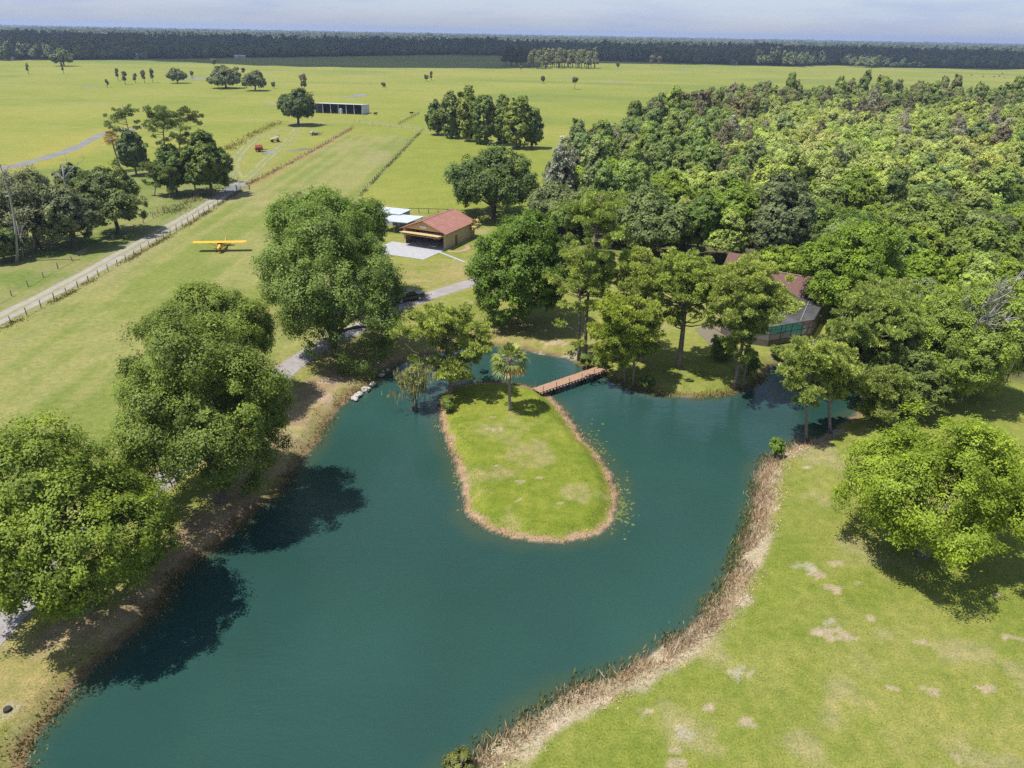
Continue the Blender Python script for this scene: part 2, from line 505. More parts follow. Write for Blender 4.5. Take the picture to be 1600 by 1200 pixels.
def palm(label, base, top, color, seed=1, fronds=42, fl=2.0, ground=0., dead=False, trunk_r=.2, crown_r=None):
    R = np.random.default_rng(seed); d = ray(*base); b = CAM + d * ((ground - CH) / d[2]); c = onY(*top, b[1])
    mb = MB(); b0 = np.array([b[0], b[1], ground - .4]); w = np.array([R.normal() * .15, 0, 0])
    pth = [b0 + (c - b0) * t + w * math.sin(math.pi * t) for t in np.linspace(0, 1, 9)]
    mb.tube(pth, [trunk_r * q for q in (1.35, 1.1, 1, .95, .95, .95, 1, 1.1, 1.25)], 10)
    Vs = []; vs = []; dV = []; dv = []
    for i in range(fronds):
        a = i * 2.39996 + R.normal() * .15; el = math.radians(78 - 118 * (i / fronds) ** .8 + R.normal() * 6)
        dr = np.array([math.cos(a) * math.cos(el), math.sin(a) * math.cos(el), math.sin(el)])
        pl = fl * .55 * R.uniform(.85, 1.15); e = c + dr * pl + np.array([0, 0, -.12 * pl])
        side = unit(np.cross(dr, [0, 0, 1.])); upv = np.cross(side, dr); m = 17
        ang = np.linspace(-1.25, 1.25, m) + R.normal(size=m) * .05
        D = unit(np.outer(np.cos(ang), dr) + np.outer(np.sin(ang), side) + upv * .05)
        ln = fl * .62 * (1 - .25 * (np.abs(ang) / 1.25) ** 2) * R.uniform(.9, 1.1, m); wv = np.cross(D, upv)
        st = np.repeat(e[None], m, 0); mid = st + D * ln[:, None] * .6; tip = st + D * ln[:, None] + np.array([0, 0, -1.]) * ln[:, None] * R.uniform(.15, .42, (m, 1))
        q = np.stack([st, mid + wv * .075, tip, mid - wv * .075], 1).reshape(-1, 3)
        old = el < math.radians(-22)
        (dV if old else Vs).append(q); (dv if old else vs).append(np.full(m, R.uniform()) * .6 + R.uniform(size=m) * .4)
        mb.tube([c, c + dr * pl * .5, e], [.035, .03, .02], 4, False)
    ex = []
    if dV: ex = [('dry_fronds', quads_mesh('dry_fronds', np.concatenate(dV), np.concatenate(dv), LEAF), (.24, .17, .07))]
    return finish_tree('palm_tree', label, 'palm tree', np.array([b[0], b[1], ground]), quads_mesh('crown', np.concatenate(Vs), np.concatenate(vs), LEAF), mb,
                       color, PALMBARK, None, ex)


PALMBARK = plain('palm_trunk_bark', (.24, .20, .165), .9, .3, 6, bmp=.03)


def snag(label, base, tops, seed=1, r=.22, twigs=10):
    R = np.random.default_rng(seed); b = gp(*base); mb = MB()
    for i, (tp, rr) in enumerate(tops):
        c = onY(*tp, b[1]); s = b - np.array([0, 0, .3]) if i == 0 else P0[R.integers(3, 6)]
        pth = limb_path(s, c, R, 0, 7)
        if i == 0: P0 = pth
        mb.tube(pth, [rr * q for q in (1.3, 1, .9, .8, .65, .5, .3)], 7)
        for j in range(twigs):
            q = pth[R.integers(3, 7)]; e = q + unit(R.normal(size=3) + np.array([0, 0, .7])) * R.uniform(.5, 1.9)
            mb.tube([q, (q + e) / 2 + R.normal(size=3) * .1, e], [rr * .3, rr * .2, .015], 4, False)
    root = empty('dead_tree', tuple(float(q) for q in b)); tag(root, label, 'dead tree')
    t = mb.build('trunk', DEADWOOD, root, smooth=True); t.data.transform(Matrix.Translation(Vector((-b[0], -b[1], 0))))
    return root

#@@PART2@@
# ------------------------------------------------------------------ shapes of the land (metres, laid out on the ground)
POND = smooth_line(gl([(35, 1200), (45, 1160), (75, 1128), (105, 1090), (130, 1060), (160, 1030), (185, 1005), (215, 982), (240, 960), (262, 925), (290, 890),
    (330, 858), (365, 830), (400, 795), (435, 768), (457, 735), (482, 705), (500, 680), (516, 652), (545, 622), (575, 602), (603, 583), (625, 568), (660, 556),
    (700, 547), (740, 543), (770, 540), (800, 543), (840, 551), (880, 559), (905, 570), (935, 583), (960, 594), (985, 606), (1030, 617), (1080, 621), (1130, 617),
    (1165, 606), (1190, 592), (1200, 575), (1222, 566), (1250, 563), (1290, 572), (1325, 588), (1350, 612), (1345, 640), (1310, 668), (1272, 690), (1240, 697), (1212, 712),
    (1190, 735), (1185, 760), (1178, 800), (1162, 850), (1145, 900), (1118, 945), (1080, 985), (1020, 1022), (970, 1052), (900, 1082), (850, 1110),
    (800, 1148), (742, 1188), (690, 1240), (600, 1330), (300, 1390), (60, 1330)], WL), .6, True)
ISLE = smooth_line(gl([(689, 632), (690, 660), (702, 690), (716, 730), (726, 770), (730, 798), (755, 820), (800, 837), (850, 844), (910, 841), (944, 828), (961, 792),
    (957, 755), (936, 716), (912, 690), (896, 668), (882, 648), (864, 627), (845, 611), (800, 601), (750, 599), (710, 605), (694, 618)], WL), .5, True)
DRIVE = smooth_line(gl([(-190, 1150), (-85, 1062), (-12, 985), (52, 918), (140, 835), (246, 757), (350, 665), (440, 585), (487, 550), (560, 512), (618, 482), (655, 468), (700, 453), (745, 440), (800, 428), (880, 415), (960, 408)]), 1.0)
TRACK = smooth_line(gl([(-120, 562), (-60, 530), (0, 498), (100, 447), (200, 392), (300, 335), (350, 304), (378, 284)]), 2.0)
FTRACK1 = smooth_line(gl([(378, 284), (366, 262), (375, 240), (400, 217), (430, 205), (470, 195), (510, 191), (545, 190), (600, 194), (645, 200), (664, 201)]), 3.0)
FTRACK2 = smooth_line(gl([(380, 282), (398, 268), (415, 250), (432, 236), (447, 222), (458, 208), (468, 196)]), 3.0)
STREAM = smooth_line(gl([(-80, 272), (0, 264), (40, 255), (80, 244), (120, 230), (150, 214), (168, 207), (195, 203), (222, 199)]), 4.0)
RUNL = gl([(0, 520), (378, 296), (555, 198)]); RUNR = gl([(565, 305), (660, 205)])
WOOD = np.array([(12, 214), (22, 240), (57, 315), (112, 420), (210, 445), (420, 440), (440, 300), (330, 190), (260, 118), (120, 75), (92, 72), (66, 92), (58, 112), (50, 122), (40, 136), (22, 150), (4, 160), (6, 178), (20, 190)], float)


def shore_sd(px, py):
    """signed distance to the water's edge, + on land"""
    return np.maximum(sdf(px, py, POND), -sdf(px, py, ISLE))


def on_land(px, py):
    a = sdf(px, py, POND); b = sdf(px, py, ISLE)
    return np.where(b < 0, -b, np.where(a > 0, a, -np.minimum(-a, b)))


def ground():
    ang = np.radians(np.concatenate([np.arange(-180, -50, 6.5), np.arange(-50, 50, .17), np.arange(50, 180.1, 6.5)]))
    rad = np.concatenate([[.05, 20, 40, 60, 75], np.arange(85, 270, .36), 270 * 1.0165 ** np.arange(0, 246)])
    A, Rr = np.meshgrid(ang, rad); x = (np.sin(A) * Rr).ravel(); y = (np.cos(A) * Rr - 60).ravel()
    na, nr = len(ang), len(rad); sd = np.full(x.shape, 60.)
    near = (x > -70) & (x < 75) & (y > 10) & (y < 130)
    xn, yn = x[near], y[near]; s = on_land(xn, yn)
    s = s + (fbm(xn * .8, yn * .8, 3) - .5) * .8 * sstep(6, 0, np.abs(s)); sd[near] = s
    z = np.where(sd > 0, -.8 + .8 * sstep(0, 2.2, sd) + .05, -.8 - 2.2 * sstep(0, 5, -sd) + .05) - .05 * sstep(1, 3, sd)
    isl = np.zeros(x.shape); isl[near] = sdf(xn, yn, ISLE)
    inisl = near & (isl < .5)
    n1 = fbm(x * .02, y * .02, 11); n2 = fbm(x * .12, y * .12, 12); n3 = fbm(x * .6, y * .6, 13, 3); n4 = fbm(x * .004, y * .004, 14)
    C = lambda *c: np.array(c)[None]
    m3 = lambda a, b, t: a + (b - a) * np.clip(t, 0, 1)[:, None]
    # pasture
    col = m3(C(.166, .190, .032), C(.210, .212, .045), sstep(.3, .7, .6 * n1 + .4 * n4))
    streak = fbm(x * .012, y * .05, 15); col = m3(col, C(.22, .215, .06), sstep(.58, .8, streak) * .6)
    col = m3(col, C(.10, .15, .03), sstep(.55, .75, fbm(x * .006, y * .015, 16)) * .55)
    # mown strip
    d = unit(RUNL[2] - RUNL[0]); u = x * d[0] + y * d[1]; w = x * d[1] - y * d[0]
    P_run = np.concatenate([RUNL, RUNR[::-1], gl([(560, 330), (600, 440), (560, 540), (470, 560), (250, 740), (0, 950), (-200, 1100)])])
    rs = np.full(x.shape, 50.); nr2 = (y < 330) & (y > -10) & (np.abs(x) < 230); rs[nr2] = sdf(x[nr2], y[nr2], P_run)
    mow = .7 * fbm(w / 2.6, u / 60, 21, 2) + .3 * (.5 + .5 * np.sin(w * 1.15 + 2 * vnoise(w * .05, u * .01, 23))); run = m3(C(.148, .174, .040), C(.202, .201, .066), sstep(.38, .62, .5 * mow + .5 * n2))
    run = m3(run, C(.23, .20, .095), sstep(.56, .78, fbm(w * .08, u * .03, 22)) * .6)
    col = m3(col, run, sstep(1.5, -1.5, rs))
    # rough ground left of the track
    left = nr2 & (x < RUNL[0][0] + 200) & (np.minimum(1e9, (x - RUNL[0][0]) * d[1] - (y - RUNL[0][1]) * d[0]) < -1) & (y < 235)
    rough = m3(C(.12, .155, .035), C(.175, .18, .06), sstep(.35, .65, n2)); col = np.where(left[:, None], rough, col)
    # lawns on the near side of the house and right bank
    hl = np.full(x.shape, 50.); HL = gl([(560, 330), (760, 330), (800, 400), (1000, 420), (1300, 540), (1500, 640), (1800, 700), (2300, 1300), (-300, 1500), (-300, 1150), (250, 760), (470, 560), (600, 440)])
    nn = (y < 200) & (y > -5) & (np.abs(x) < 120); hl[nn] = sdf(x[nn], y[nn], HL)
    lawn = m3(C(.143, .171, .028), C(.200, .201, .052), sstep(.32, .68, .45 * n2 + .3 * n3 + .25 * n1))
    lawn = m3(lawn, C(.24, .215, .10), sstep(.60, .78, fbm(x * .25, y * .25, 24)) * .75)
    col = m3(col, lawn, sstep(.5, -.5, hl))
    # dry lawn about the house and the near bank
    for cx, cy, r, k in [(690, 430, 13, .75), (800, 520, 11, .85), (560, 560, 9, .6), (900, 545, 7, .8), (520, 640, 6, .7), (640, 520, 8, .6), (20, 1120, 9, .7), (90, 1020, 6, .5), (740, 545, 8, .8), (450, 480, 10, .5)]:
        c = gp(cx, cy); col = m3(col, C(.25, .20, .085), sstep(r, r * .3, np.hypot(x - c[0], y - c[1])) * k * sstep(.25, .6, n2 * .6 + n3 * .4))
    # bare soil under the big trees by the water
    soil = smooth_line(gl([(120, 985), (190, 960), (260, 890), (345, 800), (430, 700), (500, 600), (560, 580), (640, 560)]), 1.)
    sdd = np.full(x.shape, 50.); sdd[near] = dist_poly(xn, yn, soil); sb = sstep(3.8, .5, sdd + (n3 - .5) * 5)
    col = m3(col, m3(C(.23, .165, .10), C(.28, .215, .12), sstep(.35, .65, n3)), sb * .9)
    sp = gp(520, 610); col = m3(col, C(.38, .27, .22), sstep(4, 1, np.hypot(x - sp[0], (y - sp[1]) * .8)) * sstep(.35, .6, n3) * .8)
    # woodland floor
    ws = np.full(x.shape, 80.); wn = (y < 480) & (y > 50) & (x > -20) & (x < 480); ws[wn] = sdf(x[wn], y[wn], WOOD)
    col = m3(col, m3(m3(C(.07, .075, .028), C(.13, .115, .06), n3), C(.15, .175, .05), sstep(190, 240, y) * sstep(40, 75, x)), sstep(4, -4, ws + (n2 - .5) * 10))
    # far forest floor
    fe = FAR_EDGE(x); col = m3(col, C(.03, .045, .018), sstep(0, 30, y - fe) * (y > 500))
    # island
    ig = m3(C(.126, .160, .018), C(.170, .190, .028), sstep(.35, .65, .5 * n2 + .5 * n3))
    ig = m3(ig, C(.25, .21, .10), sstep(.58, .74, fbm(x * .3, y * .3, 31)) * .6)
    ctr = gp(800, 668); ig = m3(ig, C(.20, .205, .06), sstep(7, 2, np.hypot(x - ctr[0], (y - ctr[1]) * 1.6)) * .7 * sstep(.3, .6, n3))
    col = np.where(inisl[:, None], ig, col)
    dd = np.full(x.shape, 50.); dd[near] = np.minimum(dd[near], np.where(inisl[near], sd[near], 50)); col = m3(col, m3(C(.33, .23, .15), C(.24, .16, .09), n3), sstep(.8, .3, dd + (n3 - .5) * 1.0))
    # dry pale bank along the right shore, brown muddy lip on the left shore
    rb = np.full(x.shape, 50.); RB = smooth_line(gl([(1300, 676), (1262, 692), (1215, 715), (1192, 745), (1185, 800), (1160, 860), (1140, 915), (1100, 965), (1030, 1020), (960, 1060), (880, 1098), (800, 1150), (742, 1190), (680, 1245), (600, 1330)], WL), .6)
    rb[near] = dist_poly(xn, yn, RB); wd = 1.3 + .75 * sstep(70, 36, y)
    col = m3(col, m3(C(.33, .275, .19), C(.24, .19, .12), sstep(.35, .7, n3)), sstep(.45, -.35, (rb - wd) + (n3 - .5) * 1.6) * (sd > -2) * (~inisl))
    ot = sstep(1.0, .35, np.abs(sd) + (n3 - .5) * .6) * (~inisl) * (rb > 3.5); col = m3(col, m3(C(.20, .135, .075), C(.11, .085, .04), n3), ot)
    col = m3(col, C(.05, .07, .05), (sd < -.1) * 1.0)
    # hard-edged bare spots on the right lawn
    for px, py, r in [(1297, 987, 1.1), (1325, 993, .9), (1275, 985, .8), (1154, 1051, .9), (1067, 1147, .8), (1053, 1174, .55), (1055, 1190, .7), (1008, 1112, .5), (1107, 1108, .45), (1164, 1129, .55), (1273, 897, .9), (1306, 880, .45), (1338, 909, .5),
                      (1261, 731, .55), (1294, 971, .6), (1360, 966, .5), (1397, 1073, .5), (1559, 930, .5), (1576, 996, .5), (1592, 998, .4), (1440, 1004, .5), (1496, 1184, .35), (1300, 919, .9), (1456, 1080, .7), (1545, 1075, .7), (1260, 885, 1.), (1570, 690, 1.1),
                      (770, 651, .35), (780, 671, .7), (765, 670, .5), (842, 746, .4), (812, 752, .4), (875, 785, .4), (812, 782, .4), (778, 728, .3), (12, 1110, .9), (1120, 650, .1), (900, 552, 1.5), (835, 545, 1.6), (870, 535, 2.)]:
        c = gp(px, py); rr = np.hypot((x - c[0]) * .95, (y - c[1]) * 1.5); ok = rr < r * 2.5
        t = np.zeros(x.shape); t[ok] = sstep(r * .95, r * .6, rr[ok] + (fbm(x[ok] * 1.9, y[ok] * 1.9, 41) - .5) * r * 2.2)
        hue = C(.34, .26, .19) if (px * 7 + py) % 3 else C(.30, .27, .20); col = m3(col, hue, t * .75)
    # worn verges of the roads
    td = np.full(x.shape, 50.); td[nr2] = np.minimum(dist_poly(x[nr2], y[nr2], TRACK), 50); col = m3(col, C(.20, .19, .09), sstep(5, 2, td + (n2 - .5) * 3) * .6)
    dv = np.full(x.shape, 50.); dv[nn] = dist_poly(x[nn], y[nn], DRIVE); col = m3(col, C(.26, .20, .12), sstep(2.8, 1.4, dv + (n3 - .5) * 1.5) * .6)
    ft = np.full(x.shape, 50.); fn = (y > 180) & (y < 420) & (np.abs(x) < 160); ft[fn] = np.minimum(dist_poly(x[fn], y[fn], FTRACK1), dist_poly(x[fn], y[fn], FTRACK2)); col = m3(col, C(.22, .20, .07), sstep(7, 2, ft) * .5)
    stf = np.full(x.shape, 90.); sn = (x < -100) & (y > 180) & (y < 400); stf[sn] = dist_poly(x[sn], y[sn], STREAM); col = m3(col, C(.24, .215, .05), sstep(16, 5, stf + (n2 - .5) * 8) * .8)
    # red earth by the brushy old fence
    rl = np.full(x.shape, 50.); rl[nr2 | fn] = dist_poly(x[nr2 | fn], y[nr2 | fn], gl([(392, 290), (480, 242), (552, 200)])); col = m3(col, C(.24, .15, .07), sstep(3.5, .5, rl + (n2 - .5) * 6) * .5)
    i = np.arange(nr - 1)[:, None] * na; j = np.arange(na - 1)[None]; a = (i + j).ravel()
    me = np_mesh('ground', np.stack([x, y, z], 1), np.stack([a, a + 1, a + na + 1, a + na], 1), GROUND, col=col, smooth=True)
    o = mobj('ground', me); tag(o, kind='structure')


FARL = gl([(-300, 92), (0, 95), (110, 94), (300, 91.5), (480, 89), (560, 87.5), (700, 86), (790, 87), (930, 95), (1000, 97), (1100, 100), (1250, 105), (1300, 101), (1335, 102), (1350, 106), (1450, 106), (1600, 108), (1900, 114)])
def FAR_EDGE(x): return np.interp(x, FARL[:, 0], FARL[:, 1])


def make_ground_mat():
    m, nt, b = new_mat('grass_and_soil')
    at = N(nt, 'ShaderNodeAttribute', attribute_name='Col')
    n1 = noise_node(nt, 7., 6, .7); n2 = noise_node(nt, 1.1, 5, .65); n3 = noise_node(nt, .16, 4, .6)
    r1 = ramp(nt, n1.outputs['Fac'], [(.3, (.5, .54, .48)), (.5, (1, 1, 1)), (.72, (1.5, 1.42, 1.4))])
    r2 = ramp(nt, n2.outputs['Fac'], [(.3, (.74, .82, .72)), (.7, (1.24, 1.15, 1.25))])
    r3 = ramp(nt, n3.outputs['Fac'], [(.3, (.88, .93, .85)), (.7, (1.1, 1.06, 1.1))])
    c = mulc(nt, mulc(nt, mulc(nt, at.outputs['Color'], r1.outputs[0]), r2.outputs[0]), r3.outputs[0])
    nt.links.new(c, b.inputs['Base Color']); b.inputs['Roughness'].default_value = .9; b.inputs['Specular IOR Level'].default_value = .1
    bump(nt, n1.outputs['Fac'], b, .8, .08)
    return m


GROUND = make_ground_mat()


def make_water_mat():
    m, nt, b = new_mat('green_pond_water')
    n0 = noise_node(nt, .07, 3, .5); at = N(nt, 'ShaderNodeAttribute', attribute_name='Col')
    nt.links.new(at.outputs['Color'], b.inputs['Base Color'])
    r = ramp(nt, n0.outputs['Fac'], [(.38, (.05, .05, .05)), (.62, (.12, .12, .12))]); nt.links.new(r.outputs[0], b.inputs['Roughness'])
    b.inputs['Roughness'].default_value = .1; b.inputs['IOR'].default_value = 1.333; b.inputs['Specular IOR Level'].default_value = .5
    n1 = noise_node(nt, 1.0, 3, .6, stretch=(1.2, 3.6, 1, math.radians(-28))); n2 = noise_node(nt, .35, 2, .5, stretch=(1, 2.2, 1, math.radians(-28)))
    ad = N(nt, 'ShaderNodeMath', operation='MULTIPLY_ADD'); ad.inputs[1].default_value = .6
    nt.links.new(n1.outputs['Fac'], ad.inputs[0]); nt.links.new(n2.outputs['Fac'], ad.inputs[2])
    rs_ = ramp(nt, n0.outputs['Fac'], [(.36, (.15, .15, .15)), (.64, (.6, .6, .6))]); bp = N(nt, 'ShaderNodeBump'); bp.inputs['Distance'].default_value = .15; nt.links.new(rs_.outputs[0], bp.inputs['Strength']); nt.links.new(ad.outputs[0], bp.inputs['Height']); nt.links.new(bp.outputs[0], b.inputs['Normal'])
    return m


def ribbon(name, line, width, mat, z=.02, colf=None, nacross=9, jitter=.12, seed=0):
    R = np.random.default_rng(seed); n = len(line); t = np.gradient(line, axis=0); t = unit(t); nrm = np.stack([-t[:, 1], t[:, 0]], 1)
    us = np.linspace(-1, 1, nacross); w = np.interp(np.arange(n), *[np.array(q, float) for q in width]) if isinstance(width, tuple) else np.full(n, width)
    V = np.zeros((n, nacross, 3)); jl = fbm(line[:, 0] * .7, line[:, 1] * .7, 5 + seed); jr = fbm(line[:, 0] * .7, line[:, 1] * .7, 9 + seed)
    for k, u in enumerate(us):
        j = (jl if u < 0 else jr) - .5; V[:, k, :2] = line + nrm * (u * w / 2 * (1 + j * 2 * jitter * abs(u)))[:, None]
    V[..., 2] = z; a = (np.arange(n - 1)[:, None] * nacross + np.arange(nacross - 1)[None]).ravel()
    col = None
    if colf is not None:
        U = np.repeat(us[None], n, 0).ravel(); S = np.repeat(np.arange(n)[:, None], nacross, 1).ravel() / n
        col = colf(U, S, V.reshape(-1, 3)[:, 0], V.reshape(-1, 3)[:, 1])
    me = np_mesh(name, V.reshape(-1, 3), np.stack([a, a + nacross, a + nacross + 1, a + 1], 1), mat, col=col, smooth=True)
    return mobj(name, me)


def make_gravel_mat():
    m, nt, b = new_mat('gravel'); at = N(nt, 'ShaderNodeAttribute', attribute_name='Col')
    n1 = noise_node(nt, 9., 5, .7); n2 = noise_node(nt, .8, 4, .6)
    r1 = ramp(nt, n1.outputs['Fac'], [(.3, (.72, .72, .72)), (.7, (1.25, 1.25, 1.25))]); r2 = ramp(nt, n2.outputs['Fac'], [(.3, (.85, .85, .85)), (.7, (1.12, 1.12, 1.12))])
    nt.links.new(mulc(nt, mulc(nt, at.outputs['Color'], r1.outputs[0]), r2.outputs[0]), b.inputs['Base Color']); b.inputs['Roughness'].default_value = .9
    b.inputs['Specular IOR Level'].default_value = .15
    bump(nt, n1.outputs['Fac'], b, .5, .04); return m


GRAVEL = make_gravel_mat()
WATER = make_water_mat()
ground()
# pond
wv = np.concatenate([POND.mean(0)[None], POND + unit(POND - POND.mean(0)) * 3.0])
xs = np.array([-75, 75, 75, -75.]); ys = np.array([5, 5, 125, 125.])
gx, gy = np.meshgrid(np.linspace(-66, 70, 230), np.linspace(8, 122, 200)); gx, gy = gx.ravel(), gy.ravel(); ws_ = -on_land(gx, gy)
tone_patch = fbm(gx * .05, gy * .05, 71); shore_noise = fbm(gx * .3, gy * .3, 72)
wc = np.array([[.0155, .0450, .0375]]) * (.72 + .75 * tone_patch[:, None]); sh_ = sstep(2.6, .1, ws_ + (shore_noise - .5) * 2.0) * .75  # light and dark patches in the base colour stand in for sky reflections
wc = wc + (np.array([[.040, .060, .034]]) - wc) * sh_[:, None]
ia = (np.arange(199)[:, None] * 230 + np.arange(229)[None]).ravel()
w = mobj('water', np_mesh('water', np.stack([gx, gy, np.full(len(gx), WL)], 1), np.stack([ia, ia + 1, ia + 231, ia + 230], 1), WATER, col=wc)); tag(w, kind='structure')
m3 = lambda a, b, t: np.array(a)[None] + (np.array(b) - np.array(a))[None] * np.clip(t, 0, 1)[:, None]
def mix3(a, b, t): return a + (b - a) * np.clip(t, 0, 1)[:, None]


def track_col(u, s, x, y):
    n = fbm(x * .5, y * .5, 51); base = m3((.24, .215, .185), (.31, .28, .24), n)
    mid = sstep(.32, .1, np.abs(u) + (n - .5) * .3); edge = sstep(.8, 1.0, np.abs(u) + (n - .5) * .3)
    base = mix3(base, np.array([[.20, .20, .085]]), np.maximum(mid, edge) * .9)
    wet_shade = sstep(.80, .90, s) * sstep(.42, .5, fbm(x * .12, y * .12, 53) + .12); return mix3(base, np.array([[.13, .135, .16]]), wet_shade * .85)  # dark blue-grey patches: tree shade and wet ground painted into the gravel


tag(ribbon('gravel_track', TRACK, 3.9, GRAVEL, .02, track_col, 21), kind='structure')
def drive_col(u, s, x, y):
    n = fbm(x * .6, y * .6, 55); return m3((.22, .20, .19), (.30, .275, .265), n)
tag(ribbon('driveway', DRIVE, 3.3, GRAVEL, .02, drive_col, 9), kind='structure')
def farm_col(u, s, x, y):
    n = fbm(x * .25, y * .25, 57); rut = sstep(.75, .5, np.abs(np.abs(u) - .6) * 2.2 + (n - .5))
    c = m3((.20, .20, .05), (.17, .19, .045), n); c = mix3(c, np.array([[.235, .23, .12]]), rut * sstep(.35, .6, n)); return mix3(c, np.array([[.17, .185, .18]]), sstep(.6, .7, n) * rut)
tag(ribbon('farm_track', FTRACK1, 3.6, GRAVEL, .02, farm_col, 13, seed=1), kind='structure')
tag(ribbon('farm_track', FTRACK2, 3.2, GRAVEL, .028, farm_col, 13, seed=2), kind='structure')
# shallow flooded ditch and puddles in the pasture
def make_puddle_mat():
    m, nt, b = new_mat('shallow_water'); n = noise_node(nt, .12, 4); r = ramp(nt, n.outputs['Fac'], [(.40, (.17, .18, .19)), (.52, (.17, .14, .09))])
    nt.links.new(r.outputs[0], b.inputs['Base Color']); b.inputs['Roughness'].default_value = .3; return m
PUD = make_puddle_mat()
tag(ribbon('stream', STREAM, ([0, len(STREAM)], [5.0, 3.5]), PUD, .02, None, 5, .5, 3), kind='structure')
for i, (x, y, a, b_) in enumerate([(143, 136.5, 9, 4), (309, 122, 17, 12), (560, 149, 5, 9), (548, 152, 6, 4), (425, 164, 5, 3), (1068, 109, 8, 12), (960, 126, 12, 5), (890, 119, 9, 5), (420, 239, 2.2, 4), (476, 233, 3.5, 2.5), (460, 235, 3, 1.8)]):
    c = gp(x, y); R = np.random.default_rng(i); mb = MB(); ph = R.uniform(0, 6, 3)
    mb.poly([(c[0] + math.cos(t) * a * (1 + .25 * math.sin(2 * t + ph[0]) + .15 * math.sin(3 * t + ph[1])), c[1] + math.sin(t) * b_ * (1 + .25 * math.sin(3 * t + ph[2])), .035) for t in np.linspace(0, 2 * math.pi, 24, endpoint=False)])
    tag(mb.build('puddle', PUD), kind='structure')

# ------------------------------------------------------------------ waterside plants (uncountable: stuff)
REED = leaf_mat('dry_reed', trans=.2)
def reeds(name, line, n, off, hgt, w, color, seed, zf=None, lean=.35):
    R = np.random.default_rng(seed); t = unit(np.gradient(line, axis=0)); nrm = np.stack([-t[:, 1], t[:, 0]], 1)
    i = R.integers(0, len(line), n); o = R.uniform(off[0], off[1], n); p = line[i] + nrm[i] * o[:, None] + R.normal(size=(n, 2)) * .3
    dens = fbm(p[:, 0] * .35, p[:, 1] * .35, seed); k = dens > R.uniform(.25, .6, n); p = p[k]; n = len(p)
    sdv = on_land(p[:, 0], p[:, 1]); z = np.where(sdv > 0, -.8 + .8 * sstep(0, 2.2, sdv), -.8)
    P = np.stack([p[:, 0], p[:, 1], z - .05], 1); D = unit(np.array([0, 0, 1.]) + R.normal(size=(n, 3)) * lean)
    hh = R.uniform(hgt[0], hgt[1], n) * (.6 + .8 * fbm(p[:, 0] * .5, p[:, 1] * .5, seed + 3))
    V = needle_quads(P, D, hh, np.full(n, w) * R.uniform(.6, 1.4, n), R)
    v = .5 * R.uniform(size=n) + .5 * fbm(p[:, 0] * .4, p[:, 1] * .4, seed + 7)
    o = mobj(name, quads_mesh(name, V, v, REED)); o.color = (color[0] * .62, color[1] * .65, color[2] * .8, 1); tag(o, kind='stuff'); return o


def stretch_of(line, a, b):
    i = np.argmin(np.hypot(*(line - gp(*a, WL)[:2]).T)); j = np.argmin(np.hypot(*(line - gp(*b, WL)[:2]).T)); return line[min(i, j):max(i, j) + 1]


RSHORE = stretch_of(POND, (1262, 692), (680, 1245))
# POND runs clockwise along this shore, its left normal points to the water
side = 1 if on_land(*(np.array([(RSHORE[20] + np.array([-(RSHORE[21] - RSHORE[20])[1], (RSHORE[21] - RSHORE[20])[0]]) * 2)]).T))[0] > 0 else -1
reeds('dry_reeds', RSHORE, 9500, (-.4 * side, 1.35 * side), (.3, 1.0), .028, (.27, .215, .15), 5)
reeds('pale_dry_grass', RSHORE, 10000, (.7 * side, 2.4 * side), (.15, .45), .028, (.38, .32, .22), 6, lean=.6)
reeds('green_water_weeds', RSHORE, 3500, (-.9 * side, .3 * side), (.25, .7), .05, (.10, .12, .035), 8)
LSHORE = stretch_of(POND, (35, 1200), (600, 585))
reeds('bank_weeds', LSHORE, 7000, (-.3 * -side, 1.1 * -side) if False else (-.7, .9), (.15, .45), .05, (.13, .12, .04), 9, lean=.6)
reeds('island_dry_grass', ISLE, 7000, (-.35, .45), (.12, .4), .035, (.30, .21, .12), 10, lean=.6)
BSHORE = stretch_of(POND, (905, 570), (1190, 592)); reeds('shore_grass', BSHORE, 3500, (-.5, .7), (.2, .5), .05, (.13, .13, .035), 12, lean=.5)
# grass tussocks over the mown banks so that the lawn is not a flat sheet
R = np.random.default_rng(77); q = np.stack([R.uniform(-34, 60, 150000), R.uniform(24, 80, 150000)], 1); keep = (on_land(q[:, 0], q[:, 1]) > 1.3) & (fbm(q[:, 0] * .3, q[:, 1] * .3, 90) > R.uniform(.3, .7, len(q))) & (dist_poly(q[:, 0], q[:, 1], DRIVE) > 2)
q = q[keep]; P = np.concatenate([q, np.zeros((len(q), 1)) - .03], 1)
V = needle_quads(P, unit(np.array([0, 0, .55]) + R.normal(size=P.shape) * .7), R.uniform(.06, .16, len(q)), R.uniform(.025, .05, len(q)), R)
o = mobj('grass', quads_mesh('grass', V, .5 * R.uniform(size=len(q)) + .5 * fbm(q[:, 0] * .2, q[:, 1] * .2, 91), REED)); o.color = (.105, .125, .022, 1); tag(o, kind='stuff')
# lily pads off the island's right side
R = np.random.default_rng(21); mb = MB()
for i in range(420):
    k = R.integers(0, 3); px, py = [(962 + R.normal() * 12, 790 + R.normal() * 22), (930 + R.normal() * 14, 705 + R.normal() * 22), (718 + R.normal() * 6, 735 + R.normal() * 25)][k if R.uniform() > .5 else 0]
    c = gp(px, py, WL)
    if on_land(np.array([c[0]]), np.array([c[1]]))[0] > -.1: continue
    r = R.uniform(.07, .19); a0 = R.uniform(0, 6.28)
    mb.poly([(c[0] + math.cos(a0 + t) * r, c[1] + math.sin(a0 + t) * r, WL + .008 + R.uniform(0, .03)) for t in np.linspace(.3, 6.0, 8)])
tag(mb.build('lily_pads', plain('lily_pad', (.085, .11, .03), .5, .5, 2)), kind='stuff')
